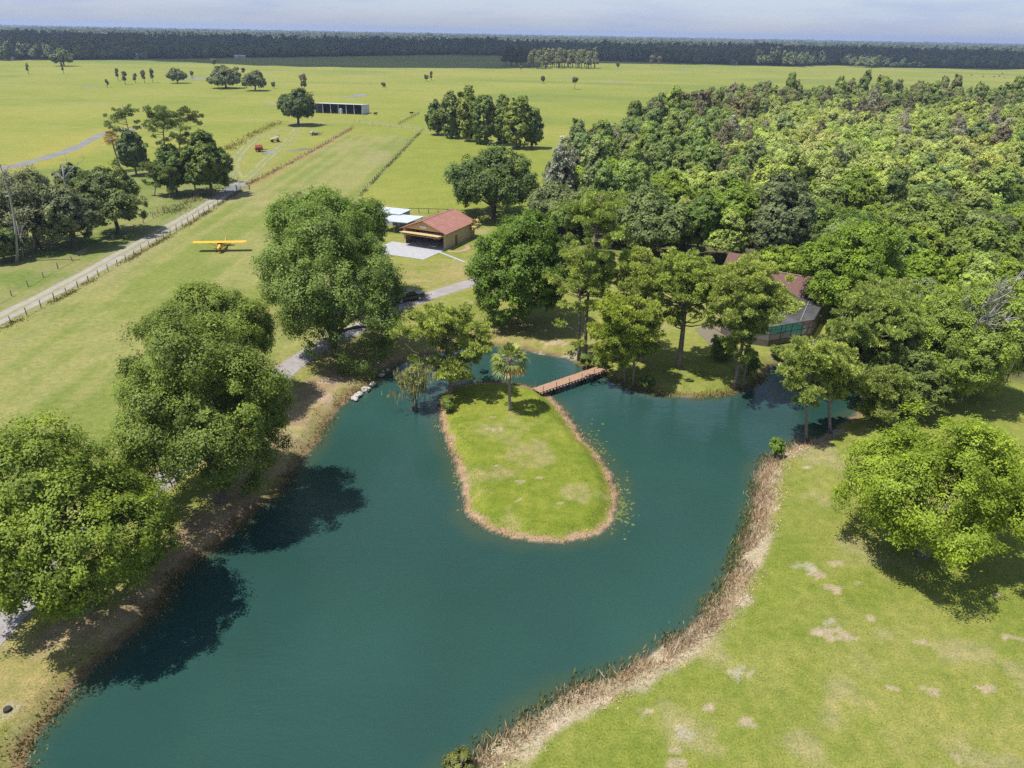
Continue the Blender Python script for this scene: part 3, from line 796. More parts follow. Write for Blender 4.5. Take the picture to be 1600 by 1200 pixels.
#@@PART3@@
# ------------------------------------------------------------------ buildings
TAN = plain('tan_siding', (.44, .335, .18), .7, .1, 2); REDROOF = plain('red_metal_roof', (.31, .145, .11), .55, .12, .5)
WHITEM = plain('white_metal', (.42, .44, .47), .4, .12, 1.5); CONC = plain('concrete', (.31, .305, .31), .85, .14, 1.2); DARKIN = plain('interior_shade', (.05, .045, .045), .9)
BROWNW = plain('brown_wood', (.22, .14, .09), .8, .25, 4); SHING = plain('brown_shingles', (.125, .064, .052), .85, .28, 4, bmp=.03); BRICK = plain('pale_brick', (.42, .30, .23), .85, .25, 8)
GREYM = plain('grey_sheet_metal', (.42, .46, .52), .45, .12, 1); DARKM = plain('dark_bronze_frame', (.05, .045, .04), .5); GLASS = plain('dark_window_glass', (.03, .035, .04), .08, .2)
WOODP = plain('fence_post_wood', (.16, .125, .095), .9, .35, 4); WIREM = plain('fence_wire', (.18, .17, .16), .6)
BLACKP = plain('black_paint', (.012, .012, .014), .18, .2, 3, spec=.6); RUBBER = plain('tyre_rubber', (.02, .02, .02), .85); CHROME = plain('alloy_rim', (.55, .56, .58), .3, .1, 3, metal=.7)
REDL = plain('red_lamp_glass', (.35, .02, .015), .2); YELLOW = plain('yellow_fabric_paint', (.72, .36, .02), .4, .08, 2, spec=.5); WHITEP = plain('white_paint', (.75, .75, .73), .5, .08, 3)
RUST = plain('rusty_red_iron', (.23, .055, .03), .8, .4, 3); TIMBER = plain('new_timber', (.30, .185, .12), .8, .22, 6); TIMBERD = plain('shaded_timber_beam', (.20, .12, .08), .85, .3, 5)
STONE = plain('pale_limestone', (.38, .35, .31), .9, .25, 4, bmp=.05)

# hangar: local x along the open front (to the right end), y into the building
FR = gp(696.7, 390); th = math.atan2(.42, -.91)      # direction of the front, from the right corner leftwards
hx = np.array([-.91, .42]); L = 10.6; hc = FR[:2] + hx * L / 2
hang = empty('hangar', (hc[0], hc[1], 0), math.atan2(-.42, .91)); tag(hang, 'tan hangar with red gable roof and wide open front facing a concrete apron', 'hangar')
D = 12.5; h = 3.5; ap = 5.5; hl = L / 2
mb = MB(); mb.box((hl - .1, D / 2, h / 2), (.2, D, h)); mb.box((-hl + .1, D / 2, h / 2), (.2, D, h)); mb.box((0, D - .1, h / 2), (L - .4, .2, h))
mb.box((hl - .35, .1, h / 2), (.3, .2, h)); mb.box((-hl + .35, .1, h / 2), (.3, .2, h))
mb.build('wall', TAN, hang)
mb = MB(); b0 = len(mb.v)
for y in (0.0, D - .22): MB().loft([[(-hl, y, h), (hl, y, h), (0, y, ap - .1)], [(-hl, y + .2, h), (hl, y + .2, h), (0, y + .2, ap - .1)]]).build('gable', TAN, hang)
mb = MB(); s = (ap - h) / hl; o_ = .55
for sg in (1, -1):
    x1 = sg * (hl + o_); z1 = h - s * o_ + .06
    mb.loft([[(0, -.7, ap + .06), (x1, -.7, z1), (x1, -.7, z1 + .14), (0, -.7, ap + .2)], [(0, D + .5, ap + .06), (x1, D + .5, z1), (x1, D + .5, z1 + .14), (0, D + .5, ap + .2)]])
rf = mb.build('roof', REDROOF, hang)
mb = MB()
for i in range(-9, 10):
    if i == 0: continue
    x = i * .6; z = ap + .2 - abs(x) * s
    mb.box((x, D / 2 - .1, z + .008), (.03, D + 1.15, .03))
mb.box((0, D / 2 - .1, ap + .21), (.3, D + 1.2, .06)); mb.build('roof_seams', REDROOF, rf)
mb = MB(); mb.box((0, -1.15, 2.98), (L - .9, 2.2, .12), rx=math.radians(-7)); mb.box((0, -.95, 2.72), (L - .9, 1.7, .1), rx=math.radians(6)); mb.build('bifold_door', plain('pale_tan_door', (.50, .36, .17), .6, .1, 2), hang)
mb = MB(); mb.box((0, D / 2, .02), (L - .5, D - .3, .04)); mb.build('floor', CONC, hang)
mb = MB(); mb.box((hl + .03, 4.6, 1.05), (.06, .95, 2.1)); d_ = mb.build('side_door', plain('brown_door', (.15, .08, .05), .6), hang); MB().tube([(hl + .07, 4.25, 1.0), (hl + .12, 4.25, 1.0)], .04, 6).build('handle', CHROME, d_)
for y in (.4, 3.0, 6, 9, 12): MB().box((hl + .02, y, h / 2), (.04, .1, h)).build('wall_batten', TAN, hang)
mb = MB(); mb.box((-.2, -.03, 4.15), (1.5, .06, .5)); wnd = mb.build('gable_vent', WHITEP, hang)
for k in range(4): MB().box((-.7 + k * .33, -.07, 4.15), (.05, .05, .46)).build('louvre', GREYM, wnd)
# concrete apron in front
ax = hang.matrix_world
def hw(x, y, z=0): 
    c, s_ = math.cos(hang.rotation_euler.z), math.sin(hang.rotation_euler.z); return (hc[0] + x * c - y * s_, hc[1] + x * s_ + y * c, z)
mb = MB(); mb.poly([hw(hl + .1, 0, .045), hw(-hl - 3, 0, .045), hw(-hl - 3, -9.2, .045), hw(hl - .2, -8.8, .045)]); tag(mb.build('concrete_apron', CONC), kind='structure')
mb = MB(); mb.poly([hw(hl - .1, -2.8, .04), hw(hl + 8, -6.5, .04), hw(hl + 8.2, -5.9, .04), hw(hl + .1, -2.2, .04)]); tag(mb.build('stepping_stone_path', CONC), kind='structure')
mb = MB(); pth = smooth_line([hw(hl + 1.2, -1.2)[:2], hw(hl + 3.4, .4)[:2], hw(hl + 3.8, 3)[:2], hw(hl + 2.2, 5)[:2]], .4)
tag(ribbon('dirt_path', pth, 1.1, GRAVEL, .03, lambda u, s, x, y: np.tile([[.30, .20, .13]], (len(u), 1)), 5, .3), kind='structure')
# a white high-wing aeroplane standing inside
def plane(label, loc, rz, mat, scale=1.0, simple=False):
    r = empty('light_aeroplane', loc, rz); tag(r, label, 'aeroplane'); r.scale = (scale,) * 3
    def ring(y, z, w, hh, n=12): return [(math.cos(a) * w, y, z + math.sin(a) * hh) for a in np.linspace(0, 2 * math.pi, n, endpoint=False)]
    MB().loft([ring(-.15, 1.02, .36, .42), ring(.5, 1.12, .40, .5), ring(1.0, 1.28, .42, .62), ring(1.7, 1.28, .42, .62), ring(2.6, 1.12, .38, .5), ring(4.0, .86, .24, .34), ring(5.4, .66, .12, .2), ring(6.0, .6, .05, .14)]).build('fuselage', mat, r, smooth=True)
    MB().loft([ring(-.75, .98, .2, .22), ring(-.6, .98, .3, .34), ring(-.15, 1.02, .35, .41)]).build('engine_cowl', mat, r, smooth=True)
    for s_ in (-1, 1): MB().tube([(s_ * .32, -.42, .95), (s_ * .52, -.42, .93)], .15, 8).build('cylinder_head', RUBBER, r)
    prof = lambda x, k: [(x, .55, 1.93), (x, .62, 2.04 * 1), (x, .95, 2.09), (x, 1.5, 2.05), (x, 2.15, 1.95), (x, 1.3, 1.92)] if k == 1 else [(x, .8, 2.02), (x, .85, 2.06), (x, 1.05, 2.09), (x, 1.45, 2.07), (x, 1.8, 2.02), (x, 1.3, 2.0)]
    MB().loft([prof(-5.35, 0), prof(-5.0, 1), prof(-2, 1), prof(0, 1), prof(2, 1), prof(5.0, 1), prof(5.35, 0)]).build('wing', mat, r, smooth=False)
    MB().prism([(5.5, .62), (6.45, .62), (6.62, 1.0), (6.5, 1.55), (6.15, 1.72), (5.75, 1.25), (5.2, .8)], -.035, .035).build('tail_fin', mat, r)
    MB().slab([(-1.45, 6.0, .76), (-1.3, 5.45, .76), (-.1, 5.0, .76), (.1, 5.0, .76), (1.3, 5.45, .76), (1.45, 6.0, .76), (1.0, 6.3, .76), (-1.0, 6.3, .76)], .06).build('tailplane', mat, r)
    MB().loft([[(-.4, .42, 1.5), (.4, .42, 1.5), (.42, .95, 1.9), (-.42, .95, 1.9)], [(-.36, .5, 1.42), (.36, .5, 1.42), (.42, 1.2, 1.88), (-.42, 1.2, 1.88)]]).build('windscreen', GLASS, r)
    for s_ in (-1, 1): MB().box((s_ * .425, 1.7, 1.55), (.03, 1.3, .5)).build('side_window', GLASS, r)
    for s_ in (-1, 1): MB().tube([(s_ * .4, 1.05, .85), (s_ * 2.5, 1.0, 1.93)], .035, 5).tube([(s_ * .4, 1.05, .85), (s_ * 2.5, 1.75, 1.93)], .03, 5).build('wing_strut', mat, r)
    for s_ in (-1, 1):
        MB().tube([(s_ * .3, .55, .8), (s_ * .9, .6, .3)], .04, 5).tube([(s_ * .3, 1.1, .8), (s_ * .9, .6, .3)], .035, 5).build('gear_leg', mat, r)
        w_ = MB().tube([(s_ * .83, .6, .22), (s_ * 1.0, .6, .22)], .22, 14).build('wheel', RUBBER, r); MB().tube([(s_ * .99, .6, .22), (s_ * 1.02, .6, .22)], .1, 10).build('hub_cap', mat, w_)
    MB().tube([(-.03, 6.2, .1), (.03, 6.2, .1)], .1, 10).tube([(0, 6.0, .55), (0, 6.2, .12)], .025, 4).build('tail_wheel', RUBBER, r)
    mb = MB(); mb.box((.46, -.84, .98), (.92, .03, .12), ry=.5); mb.box((-.44, -.84, .98 + .0), (.92, .03, .12), ry=.5); pr = mb.build('propeller', plain('varnished_propeller', (.12, .06, .03), .3), r)
    MB().loft([ring(-.95, .98, .02, .02, 8), ring(-.86, .98, .07, .07, 8), ring(-.75, .98, .09, .09, 8)]).build('spinner', CHROME, pr)
    return r
pp = gp(345.5, 393); ang = math.radians(7)
plane('small yellow high-wing aeroplane parked on the grass strip', (pp[0] + .1, pp[1] - .9, 0), ang, YELLOW)
ip = hw(.4, 4.0); plane('white high-wing aeroplane standing in the shade inside the open hangar', (ip[0], ip[1], .045), hang.rotation_euler.z, WHITEP, .86)

# two pale roofed sheds behind the hangar
sh = empty('flat_roof_shed', (-30.3, 172.5, 0), hang.rotation_euler.z + .08); tag(sh, 'grey shed with pale flat roof, farther of the two behind the hangar', 'shed')
MB().box((0, 0, 1.4), (8.0, 5, 2.8)).build('wall', plain('grey_siding', (.33, .34, .36), .7, .15, 2), sh)
MB().box((0, 0, 2.9), (8.6, 5.6, .18)).build('roof', WHITEM, sh)
mb = MB(); mb.box((2.5, -2.53, 1.05), (1.1, .06, 2.1)); mb.build('door', DARKM, sh)
cp = empty('lean_to_carport', (-26.0, 165.0, 0), hang.rotation_euler.z); tag(cp, 'low white metal roof on posts against the back left of the hangar', 'carport')
MB().box((-.6, 0, 2.75), (8.2, 7.2, .14), ry=math.radians(-2.5)).build('roof', WHITEM, cp)
for x in (-4.4, -.5, 3.0):
    for y in (-3.3, 3.3): MB().box((x, y, 1.33), (.14, .14, 2.66)).build('post', WOODP, cp)

# open-fronted barn far out in the pasture
A_ = gp(493, 176.5); B_ = gp(566, 179.3); v_ = B_[:2] - A_[:2]; bl = float(np.linalg.norm(v_)); bc = (A_[:2] + B_[:2]) / 2
barn = empty('pole_barn', (bc[0], bc[1], 0), math.atan2(v_[1], v_[0])); tag(barn, 'long low grey metal pole barn open at the front', 'barn')
bd = 11.0; hf, hb = 5.0, 4.2
mb = MB(); mb.box((0, bd, hb / 2), (bl, .15, hb))
for x in (-bl / 2, bl / 2): mb.loft([[(x - .08, 0, 0), (x - .08, bd, 0), (x - .08, bd, hb), (x - .08, 0, hf)], [(x + .08, 0, 0), (x + .08, bd, 0), (x + .08, bd, hb), (x + .08, 0, hf)]])
mb.build('wall', GREYM, barn)
mb = MB(); mb.loft([[(-bl / 2 - .3, -.6, hf + .08), (-bl / 2 - .3, bd + .3, hb + .06), (-bl / 2 - .3, bd + .3, hb + .22), (-bl / 2 - .3, -.6, hf + .3)], [(bl / 2 + .3, -.6, hf + .08), (bl / 2 + .3, bd + .3, hb + .06), (bl / 2 + .3, bd + .3, hb + .22), (bl / 2 + .3, -.6, hf + .3)]]); mb.build('roof', plain('pale_galvanised_roof', (.55, .56, .58), .5, .1, 1), barn)
for i in range(7): MB().box((-bl / 2 + bl * i / 6, .05, hf / 2), (.3, .3, hf)).build('post', GREYM, barn)
MB().box((0, bd - .12, 2.1), (bl - .3, .05, 4.1)).build('shade_panel', DARKIN, barn)  # dark panel over the back wall, the barn's inner shade as colour
st = hw(0, 0); tl = empty('stock_tank', (bc[0] + 1.5, bc[1] - .3, 0), .2); tag(tl, 'pale tall feed bin standing in the middle bay of the pole barn', 'feed bin')
MB().tube([(0, .5, 0), (0, .5, 2.6)], .9, 12).build('bin', WHITEM, tl); MB().tube([(0, .5, 2.6), (0, .5, 3.1)], [.95, .1], 12).build('lid', GREYM, tl)

# house: x to the left along the eave, y away from the camera
ho = np.array([48.6, 114.6]); hr = math.atan2(-.53, .85)     # local +x = to the right along the eave
house = empty('house', (ho[0], ho[1], 0), hr); tag(house, 'brown-roofed house with a brick chimney hidden among pines behind the pool', 'house')
def gable(x0, x1, y0, y1, he, hr_, ov=.5):
    ym = (y0 + y1) / 2; s_ = (hr_ - he) / (ym - y0); m_ = MB()
    for sg in (1, -1):
        ye = ym - sg * (ym - y0 + ov); ze = he - s_ * ov
        m_.loft([[(x0 - ov, ym, hr_), (x0 - ov, ye, ze), (x0 - ov, ye, ze + .18), (x0 - ov, ym, hr_ + .18)], [(x1 + ov, ym, hr_), (x1 + ov, ye, ze), (x1 + ov, ye, ze + .18), (x1 + ov, ym, hr_ + .18)]])
    return m_
def gwall(x0, x1, y0, y1, he, hr_):
    ym = (y0 + y1) / 2; p = [(y0, 0), (y1, 0), (y1, he), (ym, hr_ - .05), (y0, he)]; return MB().prism(p, x0, x1)
HW = plain('house_siding', (.30, .20, .14), .8, .2, 3)
gwall(-9.5, 0, .3, 7.7, 2.7, 4.9).build('wall', HW, house); rf = gable(-9.5, 0, .3, 7.7, 2.75, 5.0).build('roof', SHING, house)
MB().box((-4.75, 4.0, 5.22), (10.5, .3, .06)).build('ridge_cap', plain('pale_ridge_cap', (.26, .18, .15), .7), rf)
gwall(-15.4, -10.6, 7.7, 13, 2.7, 5.2).build('rear_wall', HW, house); rr = gable(-15.4, -10.6, 7.0, 13.2, 2.75, 5.4).build('rear_roof', SHING, house)
mb = MB(); mb.box((-11.2, 6.6, 3.9), (1.25, .95, 6.2)); ch = mb.build('chimney', BRICK, house); mb = MB(); mb.box((-11.2, 6.6, 7.05), (1.5, 1.15, .14)); mb.box((-11.2, 6.1, 6.6), (.7, .06, .35)); mb.build('chimney_cap', DARKM, ch)
for x in (-3, -7): fr = MB().box((x, .26, 1.5), (1.6, .08, 1.3)).build('window', GLASS, house); MB().box((x, .22, .82), (1.8, .12, .1)).build('sill', WHITEP, fr)
MB().box((.06, 4, 1.05), (.1, 1.0, 2.1)).build('door', BROWNW, house)
# screened pool cage in front of the house, pool inside
cage = empty('pool_cage', (42., 106., 0), 0); tag(cage, 'dark screened pool enclosure with flat mesh roof beside the house', 'pool enclosure')
PC = [np.array(p) - np.array([42., 106.]) for p in [(36.2, 100.2), (38.6, 99.3), (46.2, 102.6), (50.2, 109.6), (46.8, 113.9), (35.2, 110.5), (32.8, 104.5)]]
def screen_mat():
    m, nt, b = new_mat('insect_screen'); b.inputs['Base Color'].default_value = (.16, .16, .17, 1); b.inputs['Roughness'].default_value = .8
    nz = noise_node(nt, .7, 4); r = ramp(nt, nz.outputs['Fac'], [(.3, (.50, .50, .50)), (.7, (.62, .62, .62))])
    tb = N(nt, 'ShaderNodeBsdfTransparent'); mx = N(nt, 'ShaderNodeMixShader')
    nt.links.new(r.outputs[0], mx.inputs[0]); nt.links.new(b.outputs[0], mx.inputs[1]); nt.links.new(tb.outputs[0], mx.inputs[2]); nt.links.new(mx.outputs[0], nt.nodes['Material Output'].inputs['Surface']); return m
def screen_roof_mat():
    m, nt, b = new_mat('dirty_roof_screen'); nz = noise_node(nt, .5, 5); r0 = ramp(nt, nz.outputs['Fac'], [(.3, (.04, .038, .040)), (.7, (.10, .096, .096))]); nt.links.new(r0.outputs[0], b.inputs['Base Color']); b.inputs['Roughness'].default_value = .9
    tb = N(nt, 'ShaderNodeBsdfTransparent'); mx = N(nt, 'ShaderNodeMixShader'); mx.inputs[0].default_value = .22
    nt.links.new(b.outputs[0], mx.inputs[1]); nt.links.new(tb.outputs[0], mx.inputs[2]); nt.links.new(mx.outputs[0], nt.nodes['Material Output'].inputs['Surface']); return m
SCR = screen_mat(); CHt = 3.2
mb = MB(); n = len(PC)
for i in range(n):
    a, b_ = PC[i], PC[(i + 1) % n]
    if i in (3,): pass
    mb.poly([(a[0], a[1], .9), (b_[0], b_[1], .9), (b_[0], b_[1], CHt), (a[0], a[1], CHt)])
mb.build('screen_wall', SCR, cage)
mb = MB()
for i in range(n):
    a, b_ = PC[i], PC[(i + 1) % n]; m_ = (a + b_) / 2; d_ = b_ - a; mb.box((m_[0], m_[1], .45), (np.linalg.norm(d_), .08, .9), rz=math.atan2(d_[1], d_[0]))
mb.build('kick_wall', plain('dark_bronze_panel', (.10, .085, .075), .6, .3, 2), cage)
mb = MB(); mb.poly([(p[0], p[1], CHt + .02) for p in PC]); mb.build('screen_roof', screen_roof_mat(), cage)
mb = MB()
for i in range(n):
    a, b_ = PC[i], PC[(i + 1) % n]; L_ = np.linalg.norm(b_ - a); k = max(1, int(L_ / 2))
    for j in range(k): q = a + (b_ - a) * j / k; mb.box((q[0], q[1], CHt / 2), (.08, .08, CHt))
    for z in (.93, 2.0, CHt): m_ = (a + b_) / 2; d_ = b_ - a; mb.box((m_[0], m_[1], z + .005), (L_, .075, .07), rz=math.atan2(d_[1], d_[0]))
mb.build('frame', DARKM, cage)
mb = MB()
for k in (-3.2, .6, 4.2): mb.box((k, .5, CHt + .07), (.1, 10.2, .09), rz=math.radians(-27))
for k in (-.6,): mb.box((0, k + 1.0, CHt + .13), (14.5, .1, .07), rz=math.radians(25))
mb.build('roof_beam', plain('grey_roof_beam', (.22, .22, .22), .5), cage)
def kidney(z, k=1.0, cx=42.3, cy=107.0):
    pts = smooth_line([(37.3, 105.6), (39.6, 104.3), (42.4, 104.8), (45.0, 104.4), (46.9, 106.8), (46.4, 109.6), (43.6, 110.4), (40.6, 109.6), (38.0, 108.6)], .4, True); c = pts.mean(0); return [(c[0] + (p[0] - c[0]) * k, c[1] + (p[1] - c[1]) * k, z) for p in pts]
pool = empty('swimming_pool', (42, 107, 0)); tag(pool, 'kidney-shaped turquoise swimming pool inside the screened enclosure', 'swimming pool')
pm, nt, b = new_mat('pool_water'); b.inputs['Base Color'].default_value = (.02, .30, .21, 1); b.inputs['Roughness'].default_value = .05
bump(nt, noise_node(nt, 1.5, 3).outputs['Fac'], b, .3, .05)
sh_ = lambda pts: [(p[0] - 42, p[1] - 107, p[2]) for p in pts]
MB().poly(sh_(kidney(.065))).build('pool_water', pm, pool); a = sh_(kidney(.12, 1.0)); b2 = sh_(kidney(.12, 1.06)); mb = MB()
for i in range(len(a)): j = (i + 1) % len(a); mb.poly([a[i], a[j], b2[j], b2[i]])
mb.build('coping', STONE, pool)
mb = MB(); mb.slab([(p[0] + 42, p[1] + 106, .045) for p in [q * .985 for q in PC]], .03); tag(mb.build('pool_deck', plain('brown_paver_deck', (.20, .15, .125), .8, .25, 3)), kind='structure')
mb = MB(); mb.poly([(34, 101, .03), (30, 99, .03), (29, 106, .03), (33, 109, .03)]); tag(mb.build('paved_terrace', plain('weathered_pavers', (.15, .125, .085), .85, .2, 3)), kind='structure')

# footbridge to the island
a = gp(838, 611, .1); b_ = gp(943, 575, .1); d_ = b_[:2] - a[:2]; L_ = float(np.linalg.norm(d_)); br = empty('footbridge', (a[0], a[1], 0), math.atan2(d_[1], d_[0])); tag(br, 'narrow wooden footbridge from the island to the house bank', 'bridge')
W_ = 1.55; mb = MB(); k = int(L_ / .16)
for i in range(k): mb.box((.08 + i * L_ / k, 0, .18 + random.uniform(-.006, .006)), (L_ / k * .9, W_ + random.uniform(-.04, .04), .05))
mb.build('deck', TIMBER, br)
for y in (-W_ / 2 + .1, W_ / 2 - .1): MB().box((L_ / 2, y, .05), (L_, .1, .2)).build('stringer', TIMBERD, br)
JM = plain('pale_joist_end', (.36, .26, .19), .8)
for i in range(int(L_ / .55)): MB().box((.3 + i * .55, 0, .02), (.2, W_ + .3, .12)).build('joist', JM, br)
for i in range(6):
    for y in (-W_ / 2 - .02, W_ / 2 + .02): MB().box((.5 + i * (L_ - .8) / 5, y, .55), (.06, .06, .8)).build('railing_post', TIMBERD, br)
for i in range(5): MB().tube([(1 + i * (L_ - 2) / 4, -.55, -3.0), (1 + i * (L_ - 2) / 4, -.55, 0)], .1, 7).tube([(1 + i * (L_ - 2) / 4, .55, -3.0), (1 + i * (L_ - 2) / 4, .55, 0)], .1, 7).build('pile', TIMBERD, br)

# vehicles on the drive
def wheel(r, x, y, rad=.38):
    w_ = MB().tube([(x, y - .13, rad), (x, y + .13, rad)], rad, 16).build('wheel', RUBBER, r); s_ = 1 if y > 0 else -1
    MB().tube([(x, y + s_ * .12, rad), (x, y + s_ * .145, rad)], rad * .66, 12).build('rim', CHROME, w_)
def pickup(label, loc, rz):
    r = empty('pickup_truck', loc, rz); tag(r, label, 'pickup truck')
    body = MB().prism([(-.95, .45), (.95, .45), (.95, .95), (.9, 1.12), (-.9, 1.12), (-.95, .95)], -2.9, 2.75); body.build('body', BLACKP, r, bevel=.04)
    MB().loft([[(-.55, -.88, 1.12), (1.5, -.88, 1.12), (1.5, .88, 1.12), (-.55, .88, 1.12)], [(-.45, -.76, 1.8), (.75, -.76, 1.8), (.75, .76, 1.8), (-.45, .76, 1.8)]]).build('cab', BLACKP, r, bevel=.03)
    MB().box((-1.75, 0, 1.17), (2.2, 1.66, .08)).build('bed_cover', plain('grey_vinyl_bed_cover', (.13, .135, .15), .5, .15, 3), r, bevel=.02)
    MB().poly([(1.5, -.8, 1.16), (1.5, .8, 1.16), (.8, .7, 1.75), (.8, -.7, 1.75)]).build('windscreen', GLASS, r); bpy.context.view_layer.update()
    MB().poly([(-.57, -.75, 1.2), (-.57, .75, 1.2), (-.475, .68, 1.72), (-.475, -.68, 1.72)]).build('rear_window', GLASS, r)
    for s_ in (-1, 1): MB().poly([(-.4, s_ * .885, 1.18), (1.25, s_ * .885, 1.18), (.75, s_ * .785, 1.73), (-.36, s_ * .785, 1.73)]).build('side_window', GLASS, r)
    for s_ in (-1, 1): MB().box((-2.9, s_ * .83, .88), (.08, .2, .38)).build('tail_light', REDL, r); MB().box((2.75, s_ * .72, .82), (.08, .34, .2)).build('headlight', WHITEP, r)
    MB().box((-2.93, 0, .56), (.14, 1.7, .18)).build('rear_bumper', CHROME, r); MB().box((-2.92, 0, .86), (.04, .3, .14)).build('number_plate', WHITEP, r)
    for x in (-1.75, 1.75):
        for y in (-.86, .86): wheel(r, x, y)
    return r
tp = gp(638, 469.5); t2 = gp(668, 455); rz_ = math.atan2(t2[1] - tp[1], t2[0] - tp[0])
pickup('black pickup truck with grey bed cover parked on the drive under the oak', (tp[0], tp[1], .03), math.radians(33))
sp_ = gp(617, 462); r = empty('parked_car', (sp_[0], sp_[1], .03), math.radians(30)); tag(r, 'dark estate car parked half hidden by the oak beside the pickup', 'car')
MB().prism([(-.9, .4), (.9, .4), (.92, .8), (.85, 1.0), (-.85, 1.0), (-.92, .8)], -2.35, 2.3).build('body', plain('dark_blue_paint', (.02, .024, .04), .2, .2, 3, spec=.6), r, bevel=.05)
MB().loft([[(-2.2, -.84, 1.0), (1.2, -.84, 1.0), (1.2, .84, 1.0), (-2.2, .84, 1.0)], [(-1.9, -.7, 1.6), (.5, -.7, 1.6), (.5, .7, 1.6), (-1.9, .7, 1.6)]]).build('cabin', GLASS, r, bevel=.04)
MB().box((-.7, 0, 1.62), (2.3, 1.36, .05)).build('roof', plain('silver_roof', (.35, .36, .4), .3), r)
for s_ in (-1, 1): MB().box((-2.36, s_ * .72, .8), (.06, .26, .22)).build('tail_light', REDL, r); MB().box((2.3, s_ * .68, .75), (.06, .32, .18)).build('headlight', WHITEP, r)
for x in (-1.45, 1.45):
    for y in (-.82, .82): wheel(r, x, y, .35)

# old farm machinery by the farm track
c = gp(406, 237); r = empty('hay_baler', tuple(c), .4); tag(r, 'rust-red old baler standing in the grass by the farm track', 'farm machine')
MB().prism([(-1.2, .6), (1.2, .6), (1.3, 1.6), (.7, 2.5), (-.6, 2.5), (-1.3, 1.7)], -1.4, 1.2).build('body', RUST, r, bevel=.08)
MB().box((1.9, 0, .75), (1.6, .2, .2)).tube([(2.6, 0, .7), (2.6, 0, 0)], .06, 6).build('drawbar', RUST, r); MB().box((-1.6, 0, 1.2), (.5, 2.0, .12), ry=.6).tube([(-1.3, -1.1, .7), (-1.3, 1.1, .7)], .3, 10).build('pickup_reel', RUST, r)
for y in (-1.35, 1.35): w_ = MB().tube([(-.2, y - .15, .5), (-.2, y + .15, .5)], .5, 14).build('wheel', RUBBER, r); MB().tube([(-.2, y - .17, .5), (-.2, y + .17, .5)], .26, 10).build('rim', RUST, w_)
c = gp(430, 222); r = empty('hay_wagon', tuple(c), .5); tag(r, 'weathered grey wagon with tilted bed between the two farm ruts', 'wagon')
MB().box((0, 0, 1.7), (3.6, 2.3, .14), ry=-.28).build('bed', DEADWOOD, r); MB().box((1.6, 0, 2.5), (.1, 2.2, 1.2), ry=-.28).build('rack', DEADWOOD, r); MB().box((0, 0, .8), (3.4, .8, .3)).box((-1.2, 0, 1.0), (.2, 1.6, .5)).box((1.2, 0, 1.3), (.2, 1.6, .9)).build('chassis', BROWNW, r)
for x in (-1.2, 1.2):
    for y in (-1.0, 1.0): w_ = MB().tube([(x, y - .12, .45), (x, y + .12, .45)], .45, 12).build('wheel', RUBBER, r); MB().tube([(x, y - .14, .45), (x, y + .14, .45)], .2, 8).build('rim', RUST, w_)
c = gp(493, 211); r = empty('flatbed_trailer', tuple(c), .75); tag(r, 'black flatbed trailer with a dented load near the farm track bend', 'trailer')
MB().box((0, 0, .75), (4.6, 2.1, .2)).box((3.0, 0, .65), (1.6, .15, .15)).build('bed', BLACKP, r); MB().box((-1.4, .4, 1.2), (1.2, 1.2, .7), rz=.3).build('toolbox', GREYM, r); MB().tube([(1.6, -.6, .8), (1.9, -.5, 2.1)], .07, 6).tube([(.6, .7, .8), (.7, .7, 1.9)], .06, 6).build('stake', WHITEM, r)
for x in (-.9, .1):
    for y in (-1.1, 1.1): w_ = MB().tube([(x, y - .12, .4), (x, y + .12, .4)], .4, 12).build('wheel', RUBBER, r)

# ------------------------------------------------------------------ fences: posts are parts of each fence
def fence(name, label, line, gap, hh=1.35, pw=.13, mat=None, wires=(.5, .85, 1.2), rails=None, jit=.05, seed=0):
    R = np.random.default_rng(seed); mat = mat or WOODP; seg = smooth_line(line, .5); s = np.concatenate([[0], np.cumsum(np.linalg.norm(np.diff(seg, axis=0), axis=1))])
    n = max(2, min(100, int(s[-1] / gap) + 1)); r = empty(name, (seg[0][0], seg[0][1], 0)); tag(r, label, 'fence'); pos = []
    pm = MB().box((0, 0, hh / 2 - .1), (pw, pw, hh + .2), taper=.9).build('post', mat, r); me = pm.data
    for i in range(n):
        t = s[-1] * i / (n - 1); x = np.interp(t, s, seg[:, 0]) - seg[0][0]; y = np.interp(t, s, seg[:, 1]) - seg[0][1]; pos.append((x, y))
        o = pm if i == 0 else pm.copy()
        if i: COL.objects.link(o)
        o.location = (x, y, 0); o.rotation_euler = (R.normal() * jit, R.normal() * jit, R.uniform(0, 3)); o.scale = (1, 1, R.uniform(.88, 1.1))
    if wires:
        mb = MB()
        for z in wires:
            for (a, b_) in zip(pos[:-1], pos[1:]): mb.tube([(a[0], a[1], z), (b_[0], b_[1], z)], .014, 3, False)
        mb.build('wire', WIREM, r)
    if rails:
        mb = MB()
        for z in rails:
            for (a, b_) in zip(pos[:-1], pos[1:]):
                m_ = ((a[0] + b_[0]) / 2, (a[1] + b_[1]) / 2, z); mb.box(m_, (math.hypot(b_[0] - a[0], b_[1] - a[1]), .05, .15), rz=math.atan2(b_[1] - a[1], b_[0] - a[0]))
        mb.build('rail', mat, r)
    return r
fence('wire_fence', 'wire fence on wooden posts between the gravel track and the mown strip', gl([(-60, 545), (0, 514), (100, 463), (200, 406), (300, 347), (352, 314), (376, 297)]), 3.3)
fence('wire_fence', 'old wire fence on the rough pasture side of the gravel track', gl([(-40, 497), (20, 462), (103, 414), (180, 375), (240, 341), (300, 316), (340, 290)]), 5.0, 1.15, seed=1)
fence('wire_fence', 'leaning wire fence in dry brush along the far end of the mown strip', gl([(386, 290), (440, 262), (500, 229), (552, 199)]), 4.5, 1.2, seed=2, jit=.12)
